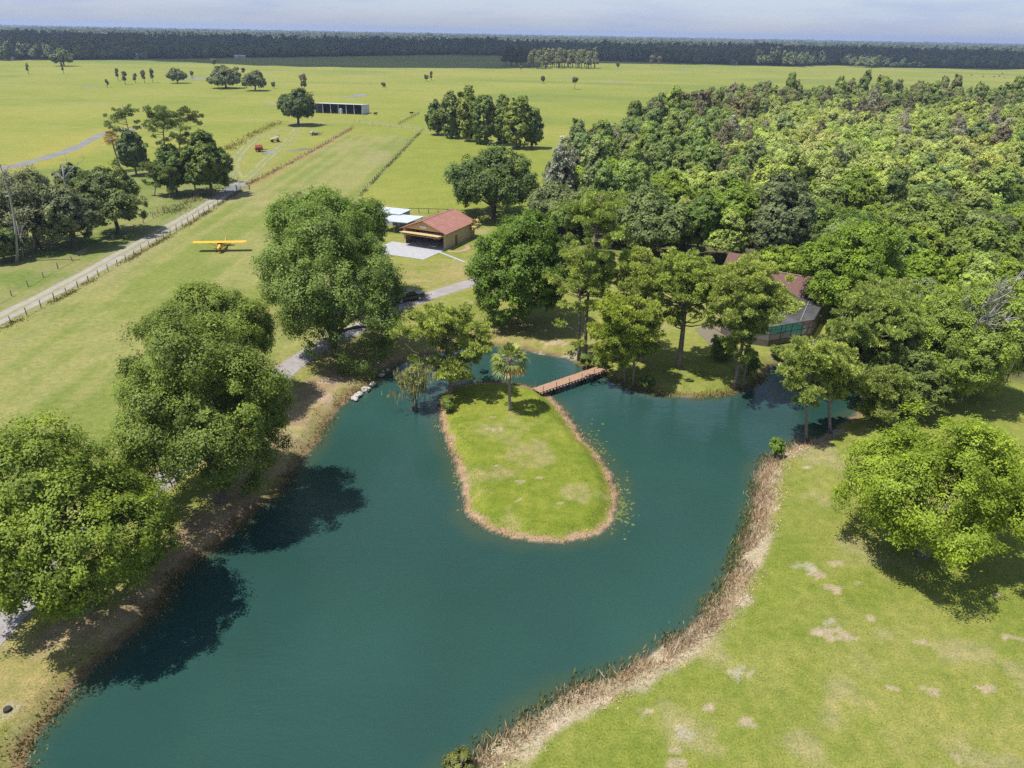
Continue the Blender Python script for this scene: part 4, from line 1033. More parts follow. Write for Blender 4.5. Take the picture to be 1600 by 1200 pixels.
fence('wire_fence', 'weedy fence line along the right edge of the mown strip', gl([(563, 306), (600, 265), (640, 224), (660, 204)]), 4.0, 1.2, seed=3)
fence('board_fence', 'dark post fence in the grass behind the hangar', gl([(640, 333), (680, 334), (720, 336), (770, 341)]), 2.3, 1.4, .14, rails=(1.25,), wires=None, seed=4)
fence('board_fence', 'dark board fence in the clearing behind the house', gl([(1085, 402), (1112, 404), (1150, 406), (1178, 409)]), 2.4, 1.4, .14, rails=(.5, .9, 1.3), wires=None, seed=5)
fence('wire_fence', 'fence crossing the pasture from the barn lane to the trees', gl([(553, 190), (590, 197), (625, 200), (662, 203), (690, 207)]), 6, 1.3, seed=6)
fence('wire_fence', 'short fence beside the cattle pen right of the barn', gl([(623, 195), (640, 186), (655, 178)]), 5, 1.3, .2, rails=(.6, 1.1), wires=None, seed=7)
c = gp(380, 297); g = empty('farm_gate', tuple(c), .25); tag(g, 'grey tube gate at the bend of the gravel track', 'gate')
mb = MB()
for z in (.3, .6, .9, 1.2): mb.tube([(-1.6, 0, z), (1.6, 0, z)], .035, 5)
mb.tube([(-1.6, 0, .2), (-1.6, 0, 1.3)], .04, 5).tube([(1.6, 0, .2), (1.6, 0, 1.3)], .04, 5); mb.build('bars', GREYM, g)
for x in (-1.8, 1.8): MB().box((x, 0, .75), (.2, .2, 1.6)).build('post', WOODP, g)
# dry brush along the two fence lines
def brush(name, line, n, spread, hgt, color, seed):
    R = np.random.default_rng(seed); seg = smooth_line(line, .5); k = R.integers(0, len(seg), n); p = seg[k] + R.normal(size=(n, 2)) * spread; q = fbm(p[:, 0] * .3, p[:, 1] * .3, seed) > R.uniform(.3, .65, n); p = p[q]; n = len(p)
    P = np.concatenate([p, np.zeros((n, 1))], 1); V = needle_quads(P, unit(np.array([0, 0, 1.]) + R.normal(size=(n, 3)) * .6), R.uniform(*hgt, n), R.uniform(.05, .14, n), R)
    o = mobj(name, quads_mesh(name, V, R.uniform(size=n), REED)); o.color = (color[0] * .62, color[1] * .65, color[2] * .8, 1); tag(o, kind='stuff')
brush('dry_brush', gl([(388, 288), (440, 262), (500, 230), (553, 199)]), 3400, .6, (.2, .6), (.23, .17, .10), 3)
brush('weeds', gl([(563, 307), (600, 266), (640, 225), (659, 205)]), 3200, .45, (.2, .45), (.085, .09, .035), 4)
brush('weeds', gl([(-60, 546), (0, 515), (100, 464), (200, 407), (300, 348), (376, 298)]), 5500, .45, (.15, .5), (.15, .145, .06), 5)
brush('roadside_brush', gl([(260, 335), (310, 306), (350, 280)]), 3000, 2.2, (.2, .7), (.14, .13, .05), 6)
brush('roadside_brush', gl([(355, 235), (400, 208), (440, 190)]), 2600, 1.6, (.4, 1.1), (.15, .14, .035), 7)

# rocks along the left shore, post in the reeds, dark hole by the left bank
for i, (px, py, s_) in enumerate([(553, 622, .45), (558, 618, .5), (562, 615, .42), (556, 624, .3), (571, 609, .62), (575, 607, .35), (583, 600, .45), (596, 586, .4), (606, 578, .3)]):
    c = gp(px, py, -.55); R = np.random.default_rng(i + 50); import bmesh
    bm = bmesh.new(); bmesh.ops.create_icosphere(bm, subdivisions=2, radius=s_)
    for v in bm.verts: v.co *= 1 + .22 * math.sin(v.co.x * 6 / s_ + i) * math.sin(v.co.y * 5 / s_ + 2 * i) + R.uniform(-.1, .1); v.co.z *= .65
    me = bpy.data.meshes.new('shore_rock'); bm.to_mesh(me); bm.free(); me.materials.append(STONE); o = mobj('shore_rock', me); o.location = tuple(c); o.rotation_euler.z = i
    tag(o, 'pale rounded boulder in the short row at the foot of the left bank', 'rock', 'boulders on the left shore')
c = gp(1050, 1024, -.3); e = onY(1062, 996, c[1]); o = MB().tube([tuple(c - np.array([0, 0, .5])), tuple(e)], [.035, .02], 6).build('bare_pole', plain('bleached_stick', (.6, .55, .45), .8)); tag(o, 'thin bleached pole leaning in the dry reeds', 'pole')
c = gp(12, 1110, .0); o = MB(); R = np.random.default_rng(3); o.tube([tuple(c + np.array([0, 0, -.3])), tuple(c + np.array([.02, 0, .22]))], [.34, .24], 10); o = o.build('tree_stump', plain('charred_stump', (.03, .025, .02), .9)); tag(o, 'small dark stump in a bare patch by the left shore', 'stump')
# cattle on the far right pasture
def cow(label, px, py, rz, col, grp):
    c = gp(px, py); r = empty('cow', tuple(c), rz); tag(r, label, 'cow', grp)
    def rg(x, z, w, hh, n=8): return [(x, math.cos(a) * w, z + math.sin(a) * hh) for a in np.linspace(0, 2 * math.pi, n, endpoint=False)]
    mb = MB().loft([rg(-1.05, 1.2, .12, .2), rg(-.95, 1.1, .33, .4), rg(-.2, 1.02, .42, .48), rg(.5, 1.02, .38, .46), rg(.85, 1.15, .22, .32), rg(1.15, 1.25, .15, .2), rg(1.35, 1.2, .16, .17), rg(1.7, 1.02, .09, .1)])
    for x in (-.85, .55):
        for y in (-.22, .22): mb.tube([(x, y, .85), (x + (.05 if x < 0 else 0), y, .45), (x, y, 0)], [.15, .085, .07], 6)
    mb.tube([(-1.08, 0, 1.3), (-1.2, 0, .6)], [.04, .03], 4); mb.tube([(1.28, -.28, 1.32), (1.28, .28, 1.32)], .05, 4)
    mb.build('body', col, r, smooth=True); return r
for i, (px, py, a) in enumerate([(1518, 118.5, .3), (1536, 120.5, 2.0), (1553, 121, .2), (1561, 120, 3.0), (1569, 122.3, 1.2), (1566, 115.5, .1)]):
    cow('black cow grazing with a few others on the far right pasture', px, py, a, BLACKP, 'cattle on the far right pasture')
cow('dark cow standing by the pen right of the pole barn', 643, 179, .1, BLACKP, None); cow('dark cow resting just right of the pole barn', 587, 180, .6, BLACKP, None)
#@@PART4@@
# ------------------------------------------------------------------ the big trees round the pond
G1, G2, G3 = (.060, .118, .016), (.045, .095, .020), (.075, .145, .015)
broadleaf('large round-crowned tree at the lower left, nearest the camera', (-78, 650, 262, 986), (.080, .122, .018), .5, 11, leaf=.24, per=13, tufts=10)
broadleaf('huge dark domed oak on the left bank casting its shade on the water', (172, 478, 458, 800), (.066, .102, .020), .4, 12, leaf=.24, per=13, tufts=10)
broadleaf('darker crown rising close behind the domed left bank oak', (226, 443, 430, 600), (.068, .104, .018), 4, 13, leaf=.25, per=12)
broadleaf('tallest ragged oak by the driveway in front of the pickup', (400, 318, 630, 580), (.068, .112, .026), 2.2, 14, leaf=.24, per=12, tufts=10, moss=26, base=(518, 556), rough=.24, carve=[(*onY(650, 474, 92), 4.0), (*onY(640, 462, 89), 2.6), (*onY(470, 585, 90), 2.8)])
broadleaf('deep green crown behind the tall ragged driveway oak', (413, 287, 612, 440), (.056, .100, .014), 4, 15, leaf=.26)
broadleaf('round bright-green tree between the hangar and the bridge', (732, 322, 898, 506), (.052, .098, .014), .3, 16, leaf=.26)
broadleaf('wide dark oak in the field right behind the hangar', (694, 234, 846, 336), (.046, .078, .024), .8, 17, leaf=.32, rough=.25)
broadleaf('bright yellow-green bushy tree alone on the right lawn', (1322, 634, 1625, 898), (.098, .150, .016), .1, 18, leaf=.25, per=13, tufts=10, asp=.45, rough=.36, pr=1.25, name='broadleaf_tree')
broadleaf('cypress with bare grey branches in its top, right of the pond', (1432, 432, 1602, 640), (.095, .145, .028), 2.0, 19, leaf=.22, moss=22, dead=26, rough=.25, name='cypress_tree', cat='cypress tree', base=(1472, 622))
broadleaf('vivid green tree right of the pool enclosure', (1256, 345, 1412, 495), (.074, .128, .014), 1.0, 20, leaf=.26)
broadleaf('small vivid green tree behind the pines right of the pool', (1385, 392, 1486, 476), (.076, .130, .014), 2, 21, leaf=.28)
broadleaf('grey-green rounded live oak behind the round bright-green tree', (820, 287, 925, 352), (.072, .098, .045), 1.5, 22, leaf=.3)
broadleaf('light yellow-green spreading tree at the edge of the wood', (880, 247, 1002, 310), (.110, .165, .018), 3, 23, leaf=.32)
broadleaf('mid-green live oak behind the pines by the bridge', (955, 294, 1078, 400), (.070, .105, .040), 1.5, 24, leaf=.3)
broadleaf('yellow-green oak above the live oak by the bridge pines', (1000, 268, 1085, 335), (.085, .135, .018), 3, 25, leaf=.3)
broadleaf('dark narrow oak beside the clearing behind the house', (1062, 300, 1128, 395), (.048, .088, .018), 1.5, 26, leaf=.3)
broadleaf('open-crowned bright oak standing over the board fence', (1104, 283, 1192, 392), (.078, .130, .018), 3.5, 27, leaf=.28, base=(1152, 405), rough=.24)
broadleaf('dark grey-green live oak right behind the chimney', (1174, 274, 1272, 424), (.062, .086, .044), .8, 28, leaf=.3)
broadleaf('mossy pale tree behind the vivid green tree by the pool', (1285, 268, 1380, 350), (.075, .120, .020), 2, 29, leaf=.3)
broadleaf('light green oak between pool tree and the right wood', (1395, 300, 1500, 405), (.080, .120, .030), 2, 30, leaf=.3)
broadleaf('tall green tree at the right edge behind the bare-topped cypress', (1560, 380, 1680, 560), (.085, .135, .018), 1.5, 31, leaf=.28)
broadleaf('olive green tree behind the bare-topped cypress', (1480, 345, 1590, 460), (.075, .118, .025), 2, 32, leaf=.3)
# pines
PN = (.150, .198, .056)
pine('lone pine on the tip of the island', (703, 612), (628, 468, 772, 600), (.150, .198, .055), 41, 90, trunk_r=.24, moss=14, tufts=17, per=15)
pine('tall slender pine left of the bridge end, nearer the round tree', (905, 557), (846, 392, 958, 528), PN, 42, 75, trunk_r=.25)
pine('taller pine twin just right of the slender one at the bridge end', (915, 554), (872, 296, 990, 455), (.128, .178, .052), 43, 80, trunk_r=.25)
pine('low bushy yellow-green pine by the bridge landing', (977, 592), (920, 455, 1000, 588), (.142, .19, .034), 44, 75, trunk_r=.18, padr=.9)
pine('bushy olive pine right of the bridge landing', (990, 597), (946, 462, 1040, 585), (.132, .178, .038), 45, 75, trunk_r=.18)
pine('back pine of the cluster at the bridge landing', (1003, 566), (955, 385, 1052, 512), PN, 46, 75, trunk_r=.24)
pine('broad umbrella pine with a thick forked trunk on the point', (1060, 573), (1000, 383, 1138, 520), (.132, .182, .046), 47, 105, trunk_r=.42, padr=1.0)
pine('leaning pine at the water edge in front of the pool', (1148, 602), (1094, 396, 1242, 540), PN, 48, 140, trunk_r=.28)
pine('thin second trunk beside the leaning pine by the pool', (1160, 600), (1130, 470, 1210, 590), (.138, .186, .046), 49, 40, trunk_r=.18)
pine('sparse leaning pine standing in the shallows on the right', (1262, 690), (1212, 520, 1300, 665), (.142, .19, .055), 50, 52, trunk_r=.2, ground=-.8, padr=.85)
pine('pine on the right bank just inland of the sparse leaning one', (1300, 672), (1264, 532, 1346, 640), PN, 51, 62, trunk_r=.22, ground=-.3)
pine('large pine on the right bank, its crown the broadest there', (1350, 625), (1300, 445, 1436, 590), (.126, .176, .052), 52, 100, trunk_r=.3)
pine('pine behind the broadest right bank pine', (1400, 560), (1335, 425, 1445, 530), (.12, .168, .05), 53, 70, trunk_r=.25)
pine('dusky pine left of the large right bank pine', (1318, 596), (1276, 520, 1335, 592), (.12, .165, .05), 54, 40, trunk_r=.2)
pine('low shaggy pine on the dark bank under the right bank pines', (1395, 672), (1335, 570, 1425, 665), (.11, .15, .045), 55, 45, trunk_r=.15)
broadleaf('dark understory oak in the shade between the right bank pines', (1340, 500, 1452, 640), (.062, .092, .026), .4, 56, leaf=.26, rough=.3)
broadleaf('low olive oak at the foot of the bare-topped cypress', (1402, 560, 1478, 656), (.070, .100, .028), .2, 57, leaf=.26, rough=.3)
broadleaf('green understory tree behind the sparse leaning pine', (1272, 500, 1350, 592), (.075, .110, .032), .4, 58, leaf=.26, rough=.3)
# palms
palm('single cabbage palm on the grassy island', (797, 641), (797, 562), (.105, .140, .048), 61, 44, 2.25, trunk_r=.19)
palm('leaning browning palm left of the tall pasture pines', (190, 267), (174, 216), (.15, .12, .045), 62, 40, 2.6, trunk_r=.25)
palm('young palm in the shade right of the pool roof', (1290, 470), (1286, 446), (.10, .12, .04), 63, 26, 1.6, trunk_r=.16)
palm('dead-leaved brown palm behind the house gable', (1258, 425), (1254, 402), (.26, .16, .05), 64, 26, 1.5, trunk_r=.18)
palm('palm leaning against the right gable of the hangar', (741, 372), (742, 350), (.16, .15, .07), 65, 26, 1.4, trunk_r=.18)
# shrubs
broadleaf('small green shrub growing in the water off the right reeds', (1203, 684, 1224, 710), (.065, .115, .02), .1, 66, leaf=.16, name='shrub', cat='shrub', lobes=False, pr=.4)
broadleaf('yellow-green shrub at the bottom edge in the reeds', (698, 1180, 742, 1216), (.075, .095, .032), -.3, 67, leaf=.12, name='shrub', cat='shrub', lobes=False, pr=.3)
for i, (bx, lb) in enumerate([((905, 553, 925, 572), 'low shrub at the foot of the twin pines'), ((927, 556, 950, 573), 'mossy shrub beside the bridge landing'), ((1205, 540, 1228, 556), 'small shrub before the pool wall, leftmost'), ((1232, 535, 1256, 552), 'leafy shrub at the pool wall corner'),
                              ((1160, 545, 1185, 585), 'drooping shrub under the leaning pool pine'), ((690, 618, 712, 640), 'dark shrub at the left tip of the island'), ((1110, 525, 1150, 560), 'dark shrub on the terrace edge'), ((1000, 588, 1022, 606), 'reedy shrub at the foot of the bushy pines')]):
    broadleaf(lb, bx, (.07, .11, .025), .0, 70 + i, leaf=.14, name='shrub', cat='shrub', lobes=False, pr=.45)
# drowned cypress off the island
R = np.random.default_rng(80); b = gp(649, 641, WL); tips = np.array([[b[0] + R.normal() * 1.4, b[1] + R.normal() * 1.2, R.uniform(1.8, 5.5)] for i in range(26)])
tm = MB(); tm.tube([tuple(b + np.array([0, 0, -1.])), tuple(b + np.array([.1, 0, 1.2])), tuple(b + np.array([-.2, .2, 4.6]))], [.4, .2, .07], 8)
tm.tube([tuple(b + np.array([-.5, 0, -.5])), tuple(b + np.array([-.45, 0, .35]))], [.22, .15], 6)
for q in tips[:14]: tm.tube([tuple(b + np.array([0, .05, q[2] * .5])), tuple(q)], [.05, .015], 4, False)
mv, ma = moss_strands(tips, R, 1.3, 22, .05, .45); lv, lvv, _ = broadleaf_crown([(b + np.array([-.2, .2, 3.9]), (1.7, 1.6, 2.2))], .55, .14, R, 7, 7)
finish_tree('cypress_tree', 'small drowned cypress hung with moss in the water left of the island', 'cypress tree', b, quads_mesh('crown', lv, lvv, LEAF), tm, (.085, .11, .035), group=None, extra=[('hanging_moss', quads_mesh('hanging_moss', mv, ma, MOSSM), (.16, .17, .12))])

# ------------------------------------------------------------------ trees on the pasture side
broadleaf('dark grey-green live oak at the left picture edge beside the dead trunk', (-25, 268, 112, 388), (.074, .094, .054), .1, 101, leaf=.26, rough=.36, cover=.95)
broadleaf('grey-green live oak between the two dead trunks', (60, 285, 150, 388), (.072, .092, .052), .1, 102, leaf=.26, rough=.36, cover=.95)
broadleaf('dark green oak reaching toward the track, right of the dead trunk', (122, 262, 224, 362), (.066, .096, .034), .5, 103, leaf=.26, rough=.42, cover=.9)
broadleaf('small dark upright oak behind the slim dead trunk', (85, 256, 142, 312), (.05, .075, .025), 2.5, 104, leaf=.3)
broadleaf('low bush at the left picture edge by the old fence', (-30, 350, 28, 408), (.05, .08, .025), .2, 105, leaf=.25, name='shrub', cat='shrub')
snag('tall leaning dead trunk at the left picture edge', (26, 410), [((0, 258), .26), ((12, 262), .12)], 1)
snag('bare broken dead trunk in the middle of the left oaks', (116, 372), [((97, 258), .34), ((88, 270), .14), ((104, 250), .13), ((132, 248), .1)], 2)
snag('short forked white snag under the left oaks', (36, 404), [((25, 345), .14), ((38, 350), .1)], 3)
broadleaf('dark oak beside the leaning brown palm', (183, 203, 228, 270), (.050, .078, .032), .6, 106, leaf=.32)
broadleaf('spreading dark green oak at the bend of the track', (285, 208, 360, 300), (.055, .088, .020), .8, 107, leaf=.32, rough=.24)
broadleaf('oak thicket in the shade of the pasture pines', (238, 228, 300, 300), (.05, .085, .018), .5, 108, leaf=.32)
PP = (.10, .14, .06)
pine('thin-crowned pine highest on the left of the pasture clump', (208, 262), (166, 158, 224, 216), PP, 111, 24, trunk_r=.26, tufts=14, per=12, nl=.7, nw=.075, padr=1.1)
pine('tall pine in the middle of the pasture clump', (262, 300), (222, 164, 300, 262), PP, 112, 36, trunk_r=.32, tufts=14, per=12, nl=.7, nw=.075, padr=1.2)
pine('pine with a flat ragged crown on the right of the pasture clump', (282, 285), (258, 166, 318, 226), (.085, .11, .042), 113, 24, trunk_r=.26, tufts=14, per=12, nl=.7, nw=.075, padr=1.1)
pine('slender pine by the track with a long bare trunk', (306, 305), (280, 226, 326, 276), (.10, .135, .034), 114, 24, trunk_r=.24, tufts=14, per=12, nl=.7, nw=.075)
pine('short pale pine at the front of the pasture clump', (240, 306), (218, 246, 262, 296), (.095, .13, .055), 115, 26, trunk_r=.14, tufts=14, per=12, nl=.6, nw=.07)
pine('thin young pine at the front of the pasture clump', (264, 310), (250, 258, 282, 300), (.09, .12, .05), 116, 18, trunk_r=.12, tufts=14, per=12, nl=.6, nw=.07)
far_oak = [((80, 77, 114, 101), 'lone round oak at the far edge of the pasture'), ((260, 107, 291, 127.5), 'leftmost and smallest oak of the mid-pasture three'), ((324, 105, 377, 135), 'widest oak of the mid-pasture three'), ((378, 110, 416, 139), 'right-hand oak of the mid-pasture three')]
for i, (bx, lb) in enumerate(far_oak): broadleaf(lb, bx, (.072, .098, .046), .8, 120 + i, leaf=.55, pr=1.4, tufts=8, per=8, rough=.22)
broadleaf('dark oak beside the left end of the pole barn', (433, 140, 494, 191), (.046, .074, .026), 1.0, 125, leaf=.4, rough=.3)
row = [(664, 160, 702, 207), (688, 148, 722, 212), (712, 138, 748, 216), (738, 148, 776, 221), (764, 150, 803, 222), (786, 152, 830, 228), (815, 168, 850, 228)]
ORD = ['first', 'second', 'third', 'fourth', 'fifth', 'sixth', 'last']
for i, bx in enumerate(row): broadleaf(f'{ORD[i]} tree from the left in the row between pasture and wood', bx, [(.058, .092, .026), (.070, .105, .028), (.088, .122, .028)][i % 3], .6, 130 + i, leaf=.42, pr=1.1, tufts=8, per=9, bottom=-.97, lobes=(i % 2 == 0), group='tree row between pasture and wood')
# slim young cypresses and small palms dotted about the pasture
def sapling(label, base, top, wpx, seed, kind='cypress'):
    R = np.random.default_rng(seed); b = gp(*base); c = onY(*top, b[1]); s = f / depth(b); w = wpx / 2 / s; hh = c[2]; mb = MB().tube([(b[0], b[1], -.3), (b[0], b[1], hh * .95)], [.22, .06], 6)
    if kind == 'palm': ells = [((b[0], b[1], hh - w), (w, w, w))]; k = dict(bottom=-1)
    else: ells = [((b[0] + R.normal() * .3, b[1], hh * .78), (w * .9, w * .9, hh * .24)), ((b[0] + R.normal() * .5, b[1], hh * .45), (w * .7, w * .7, hh * .2))]; k = {}
    V, v, P = broadleaf_crown(ells, max(.6, w * .4), .55, R, 6, 6, **k)
    finish_tree('palm_tree' if kind == 'palm' else 'cypress_tree', label, 'palm tree' if kind == 'palm' else 'cypress tree', np.array([b[0], b[1], 0.]), quads_mesh('crown', V, v, LEAF), mb, (.055, .065, .025) if kind == 'palm' else (.075, .085, .045), group=None)
for i, (b_, t_, w_, k, lb) in enumerate([((185, 126), (182, 107), 5, 'c', 'leaning top-heavy cypress, first of the thin row on the left pasture'), ((196, 132), (194, 112), 7, 'c', 'darkest cypress of the thin row on the left pasture'), ((212, 130), (210, 115), 5, 'c', 'palest cypress of the thin row on the left pasture'),
    ((226, 130), (225, 110), 6, 'c', 'fourth cypress of the thin row on the left pasture'), ((239, 129), (237, 107), 6, 'c', 'tallest cypress, last of the thin row on the left pasture'), ((168, 137), (167, 124), 3, 'c', 'short cypress sapling left of the thin pasture row'), ((300, 120), (299, 111), 5, 'c', 'small bush-like cypress beside the flooded pasture patch'),
    ((370, 115), (369, 105), 8, 'c', 'cypress just behind the widest mid-pasture oak'), ((381, 116), (380, 106), 6, 'c', 'cypress right of the widest mid-pasture oak'), ((428, 138), (427, 128), 6, 'c', 'stunted cypress right of the mid-pasture oaks'), ((476, 144), (471, 116), 12, 'c', 'tall lanky cypress above the pole barn oak'), ((600, 137), (600, 129), 6, 'c', 'dry grey sapling on the middle pasture'),
    ((666, 127), (666, 117), 6, 'p', 'palm left of a thin cypress on the middle pasture'), ((674, 126), (673, 112), 4, 'c', 'thin cypress beside a palm on the middle pasture'), ((848, 130), (848, 119), 7, 'p', 'round palm on the pasture, left of the forked one'), ((898, 140), (898, 120), 8, 'p', 'palm with two tiers on the open pasture before the wood'), ((814, 112), (814, 102), 5, 'p', 'distant palm below the pale far grove'), ((965, 108), (965, 98), 5, 'p', 'distant palm right of the pale far grove'),
    ((45, 116), (43, 99), 3, 'c', 'bare thin pole-like tree on the far left pasture'), ((100, 116), (100, 98), 3, 'c', 'bare thin tree below the lone far oak'), ((335, 104), (335, 92), 9, 'c', 'bare pale tree behind the mid-pasture oaks'), ((1018, 103), (1017, 86), 9, 'c', 'left one of two pale trees on the far pasture'), ((1029, 103), (1030, 88), 8, 'c', 'right one of two pale trees on the far pasture')]):
    sapling(lb, b_, t_, w_, 200 + i, 'palm' if k == 'p' else 'cypress')

# ------------------------------------------------------------------ woodland stock: a few of each kind, copied with their parts
def stock(name, label, cat, hh, w, ells, seed, leaf, pr, tufts, per, moss=0, group=None):
    R = np.random.default_rng(seed); V, v, P = broadleaf_crown(ells, pr, leaf, R, tufts, per, rough=.22, asp=.5); tm = trunk_mesh((0, 0), hh * .55, w * .035 + .1, P, R, limbs=7, n=6)
    ex = []
    if moss: sel = P[R.permutation(len(P))[:moss]]; mv, ma = moss_strands(sel, R, 2.0, 12, .1, .5); ex = [('hanging_moss', quads_mesh('hanging_moss', mv, ma, MOSSM), (.10, .10, .10))]
    r = finish_tree(name, label, cat, np.zeros(3), quads_mesh('crown', V, v, LEAF), tm, (.1, .1, .1), group=group, extra=ex); return r, list(r.children)
def E(c, r): return (np.array(c, float), np.array(r, float))
ST = {'oak': [], 'cyp': [], 'dome': [], 'moss': []}
for s_ in range(4):
    R = np.random.default_rng(300 + s_); ST['oak'].append(stock('oak_tree', 'x', 'oak tree', 10, 10, [E((0, 0, 6), (4.4, 4.4, 3.9))] + [E((R.normal() * 2.4, R.normal() * 2.4, R.uniform(5.5, 8)), (2.5, 2.5, 2.2)) for k in range(4)], 300 + s_, .24, .95, 10, 17))
for s_ in range(4):
    R = np.random.default_rng(320 + s_); ST['cyp'].append(stock('cypress_tree', 'x', 'cypress tree', 14, 6, [E((0, 0, 7.5), (2.3, 2.3, 5.6)), E((R.normal() * .6, R.normal() * .6, 11), (1.5, 1.5, 3.0)), E((R.normal(), R.normal(), 5.5), (2.6, 2.6, 2.8))], 320 + s_, .22, .75, 9, 17))
for s_ in range(3):
    R = np.random.default_rng(340 + s_); ST['dome'].append(stock('pond_cypress_tree', 'x', 'cypress tree', 10, 8, [E((0, 0, 6.3), (3.2, 3.2, 3.8))] + [E((R.normal() * 1.6, R.normal() * 1.6, R.uniform(6, 9)), (1.8, 1.8, 2.2)) for k in range(4)], 340 + s_, .22, .8, 10, 17))
for s_ in range(2):
    R = np.random.default_rng(360 + s_); ST['moss'].append(stock('mossy_cypress_tree', 'x', 'cypress tree', 14, 6, [E((0, 0, 8), (2.2, 2.2, 5)), E((R.normal(), R.normal(), 6.5), (2.5, 2.5, 3))], 360 + s_, .22, .8, 7, 11, moss=34))
stock_used = {k: [False] * len(v) for k, v in ST.items()}
def put(kind, x, y, sc, rz, color, label, group):
    i = int(rng.integers(0, len(ST[kind]))); r, kids = ST[kind][i]
    if stock_used[kind][i]: r = copy_tree(r, kids)
    stock_used[kind][i] = True
    r.location = (x, y, 0); r.rotation_euler.z = rz; r.scale = sc; r['label'] = label; r['group'] = group
    for k in r.children:
        if k.name.startswith('crown'): k.color = (*color, 1)
    return r
# scatter over the wood: nearest and largest are single trees, the rest one stuff object
bx0, by0 = WOOD.min(0); bx1, by1 = WOOD.max(0); cand = []; taken = {}
def near_ok(x, y, r):
    gx, gy = int(x // 8), int(y // 8)
    for i in (-1, 0, 1):
        for j in (-1, 0, 1):
            for (a, b_, q) in taken.get((gx + i, gy + j), []):
                if (a - x) ** 2 + (b_ - y) ** 2 < ((.5 if y < 235 else .42) * (r + q)) ** 2: return False
    return True
T0 = list(TREES)
for t in range(30000):
    x, y = rng.uniform(bx0, bx1), rng.uniform(by0, by1)
    px = 800 + f * ((np.array([x, y, 8.]) - CAM) @ Xv) / depth((x, y, 8.))
    if px > 1680: continue
    r = rng.uniform(3.0, 4.6)
    if not near_ok(x, y, r): continue
    if any((a - x) ** 2 + (b_ - y) ** 2 < (.8 * q + .6 * r) ** 2 for a, b_, q in T0): continue
    cand.append((x, y, r)); taken.setdefault((int(x // 8), int(y // 8)), []).append((x, y, r))
cand = np.array(cand); cand = cand[inside(cand[:, 0], cand[:, 1], WOOD)]; cand = cand[np.argsort(np.hypot(cand[:, 0], cand[:, 1]))]
# keep the clearing behind the house, the house and the pool free
cl = gp(1140, 398)[:2]; keep = (np.hypot(cand[:, 0] - cl[0], cand[:, 1] - cl[1]) > 9) & ~inside(cand[:, 0], cand[:, 1], np.array([(24, 100), (52, 96), (60, 112), (40, 141), (18, 138)])); cand = cand[keep]
print('wood candidates', len(cand))
LBL = {'oak': 'green oak in the near edge of the wood behind the house', 'cyp': 'slim dark cypress in the crowded front of the wood', 'cyp2': 'tall russet-topped cypress rising out of the wood', 'dome': 'soft yellow-green cypress inside the wood', 'moss': 'grey moss-draped cypress in the wood'}
rest = {k: [] for k in ST}; cnt = {k: 0 for k in ST}; LIM = {'oak': 170, 'cyp': 290, 'dome': 290, 'moss': 110}
for (x, y, r) in cand:
    edge = -sdf(np.array([x]), np.array([y]), WOOD)[0]; lef = (x - 12) - (y - 214) * .47      # distance in from the left edge
    n = fbm(np.array([x * .02]), np.array([y * .02]), 401)[0]; u = rng.uniform()
    if y < 175 or (y < 215 and u < .6): kind = 'oak' if u < .8 else ('moss' if u < .84 and y > 200 else 'cyp')
    elif lef < 38 and y > 180: kind = 'cyp' if u < .72 else ('oak' if u < .9 else 'moss')
    elif y > 370 + n * 40: kind = 'cyp' if u < .62 else 'dome'
    else: kind = 'dome' if u < (.88 if n > .40 else .62) else ('moss' if u < (.93 if n > .4 else .80) else 'cyp')
    s = r / {'oak': 4.6, 'cyp': 3.4, 'dome': 3.6, 'moss': 3.2}[kind]; hs = s * rng.uniform(.85, 1.2); lab = LBL[kind]; q = rng.uniform(-1, 1, 3)
    if kind == 'oak': c = np.array([(.060, .100, .022), (.078, .122, .030), (.090, .140, .020), (.072, .100, .048)][int(rng.integers(0, 4))])
    elif kind == 'cyp':
        c = np.array([(.080, .125, .042), (.100, .150, .044), (.092, .135, .060), (.118, .168, .048)][int(rng.integers(0, 4))])
        if y > 290 and u < .28: c = np.array([(.092, .108, .060), (.095, .095, .060), (.09, .115, .05)][int(rng.integers(0, 3))]); lab = LBL['cyp2']; hs *= 1.12
        if lef > 45 and y < 365: hs *= .8
    elif kind == 'dome': c = np.array([(.160, .214, .064), (.170, .222, .062), (.150, .204, .068), (.166, .208, .088)][int(rng.integers(0, 4))]); hs *= 1.0
    else:
        c = np.array([(.07, .085, .045), (.085, .09, .06)][int(rng.integers(0, 2))])
        if cnt['moss'] % 3 == 0: c = np.array((.135, .145, .125)); lab = 'pale grey nearly leafless cypress standing in the wood'
    c = c * (1 + q * .06); hs *= rng.uniform(.85, 1.15); sc = (s, s, hs)
    if cnt[kind] < LIM[kind]:
        cnt[kind] += 1; put(kind, x, y, sc, rng.uniform(0, 6.28), c, lab, {'oak': 'oaks in the near edge of the wood', 'cyp': 'cypresses crowding the wood', 'dome': 'yellow-green cypresses inside the wood', 'moss': 'moss-draped cypresses in the wood'}[kind] if lab in (LBL['oak'], LBL['cyp'], LBL['dome'], LBL['moss']) else ('russet cypresses in the wood' if lab == LBL['cyp2'] else 'pale grey cypresses in the wood'))
    else: rest[kind].append((x, y, s, hs, rng.uniform(0, 6.28)))
print('individual', cnt, 'rest', {k: len(v) for k, v in rest.items()})
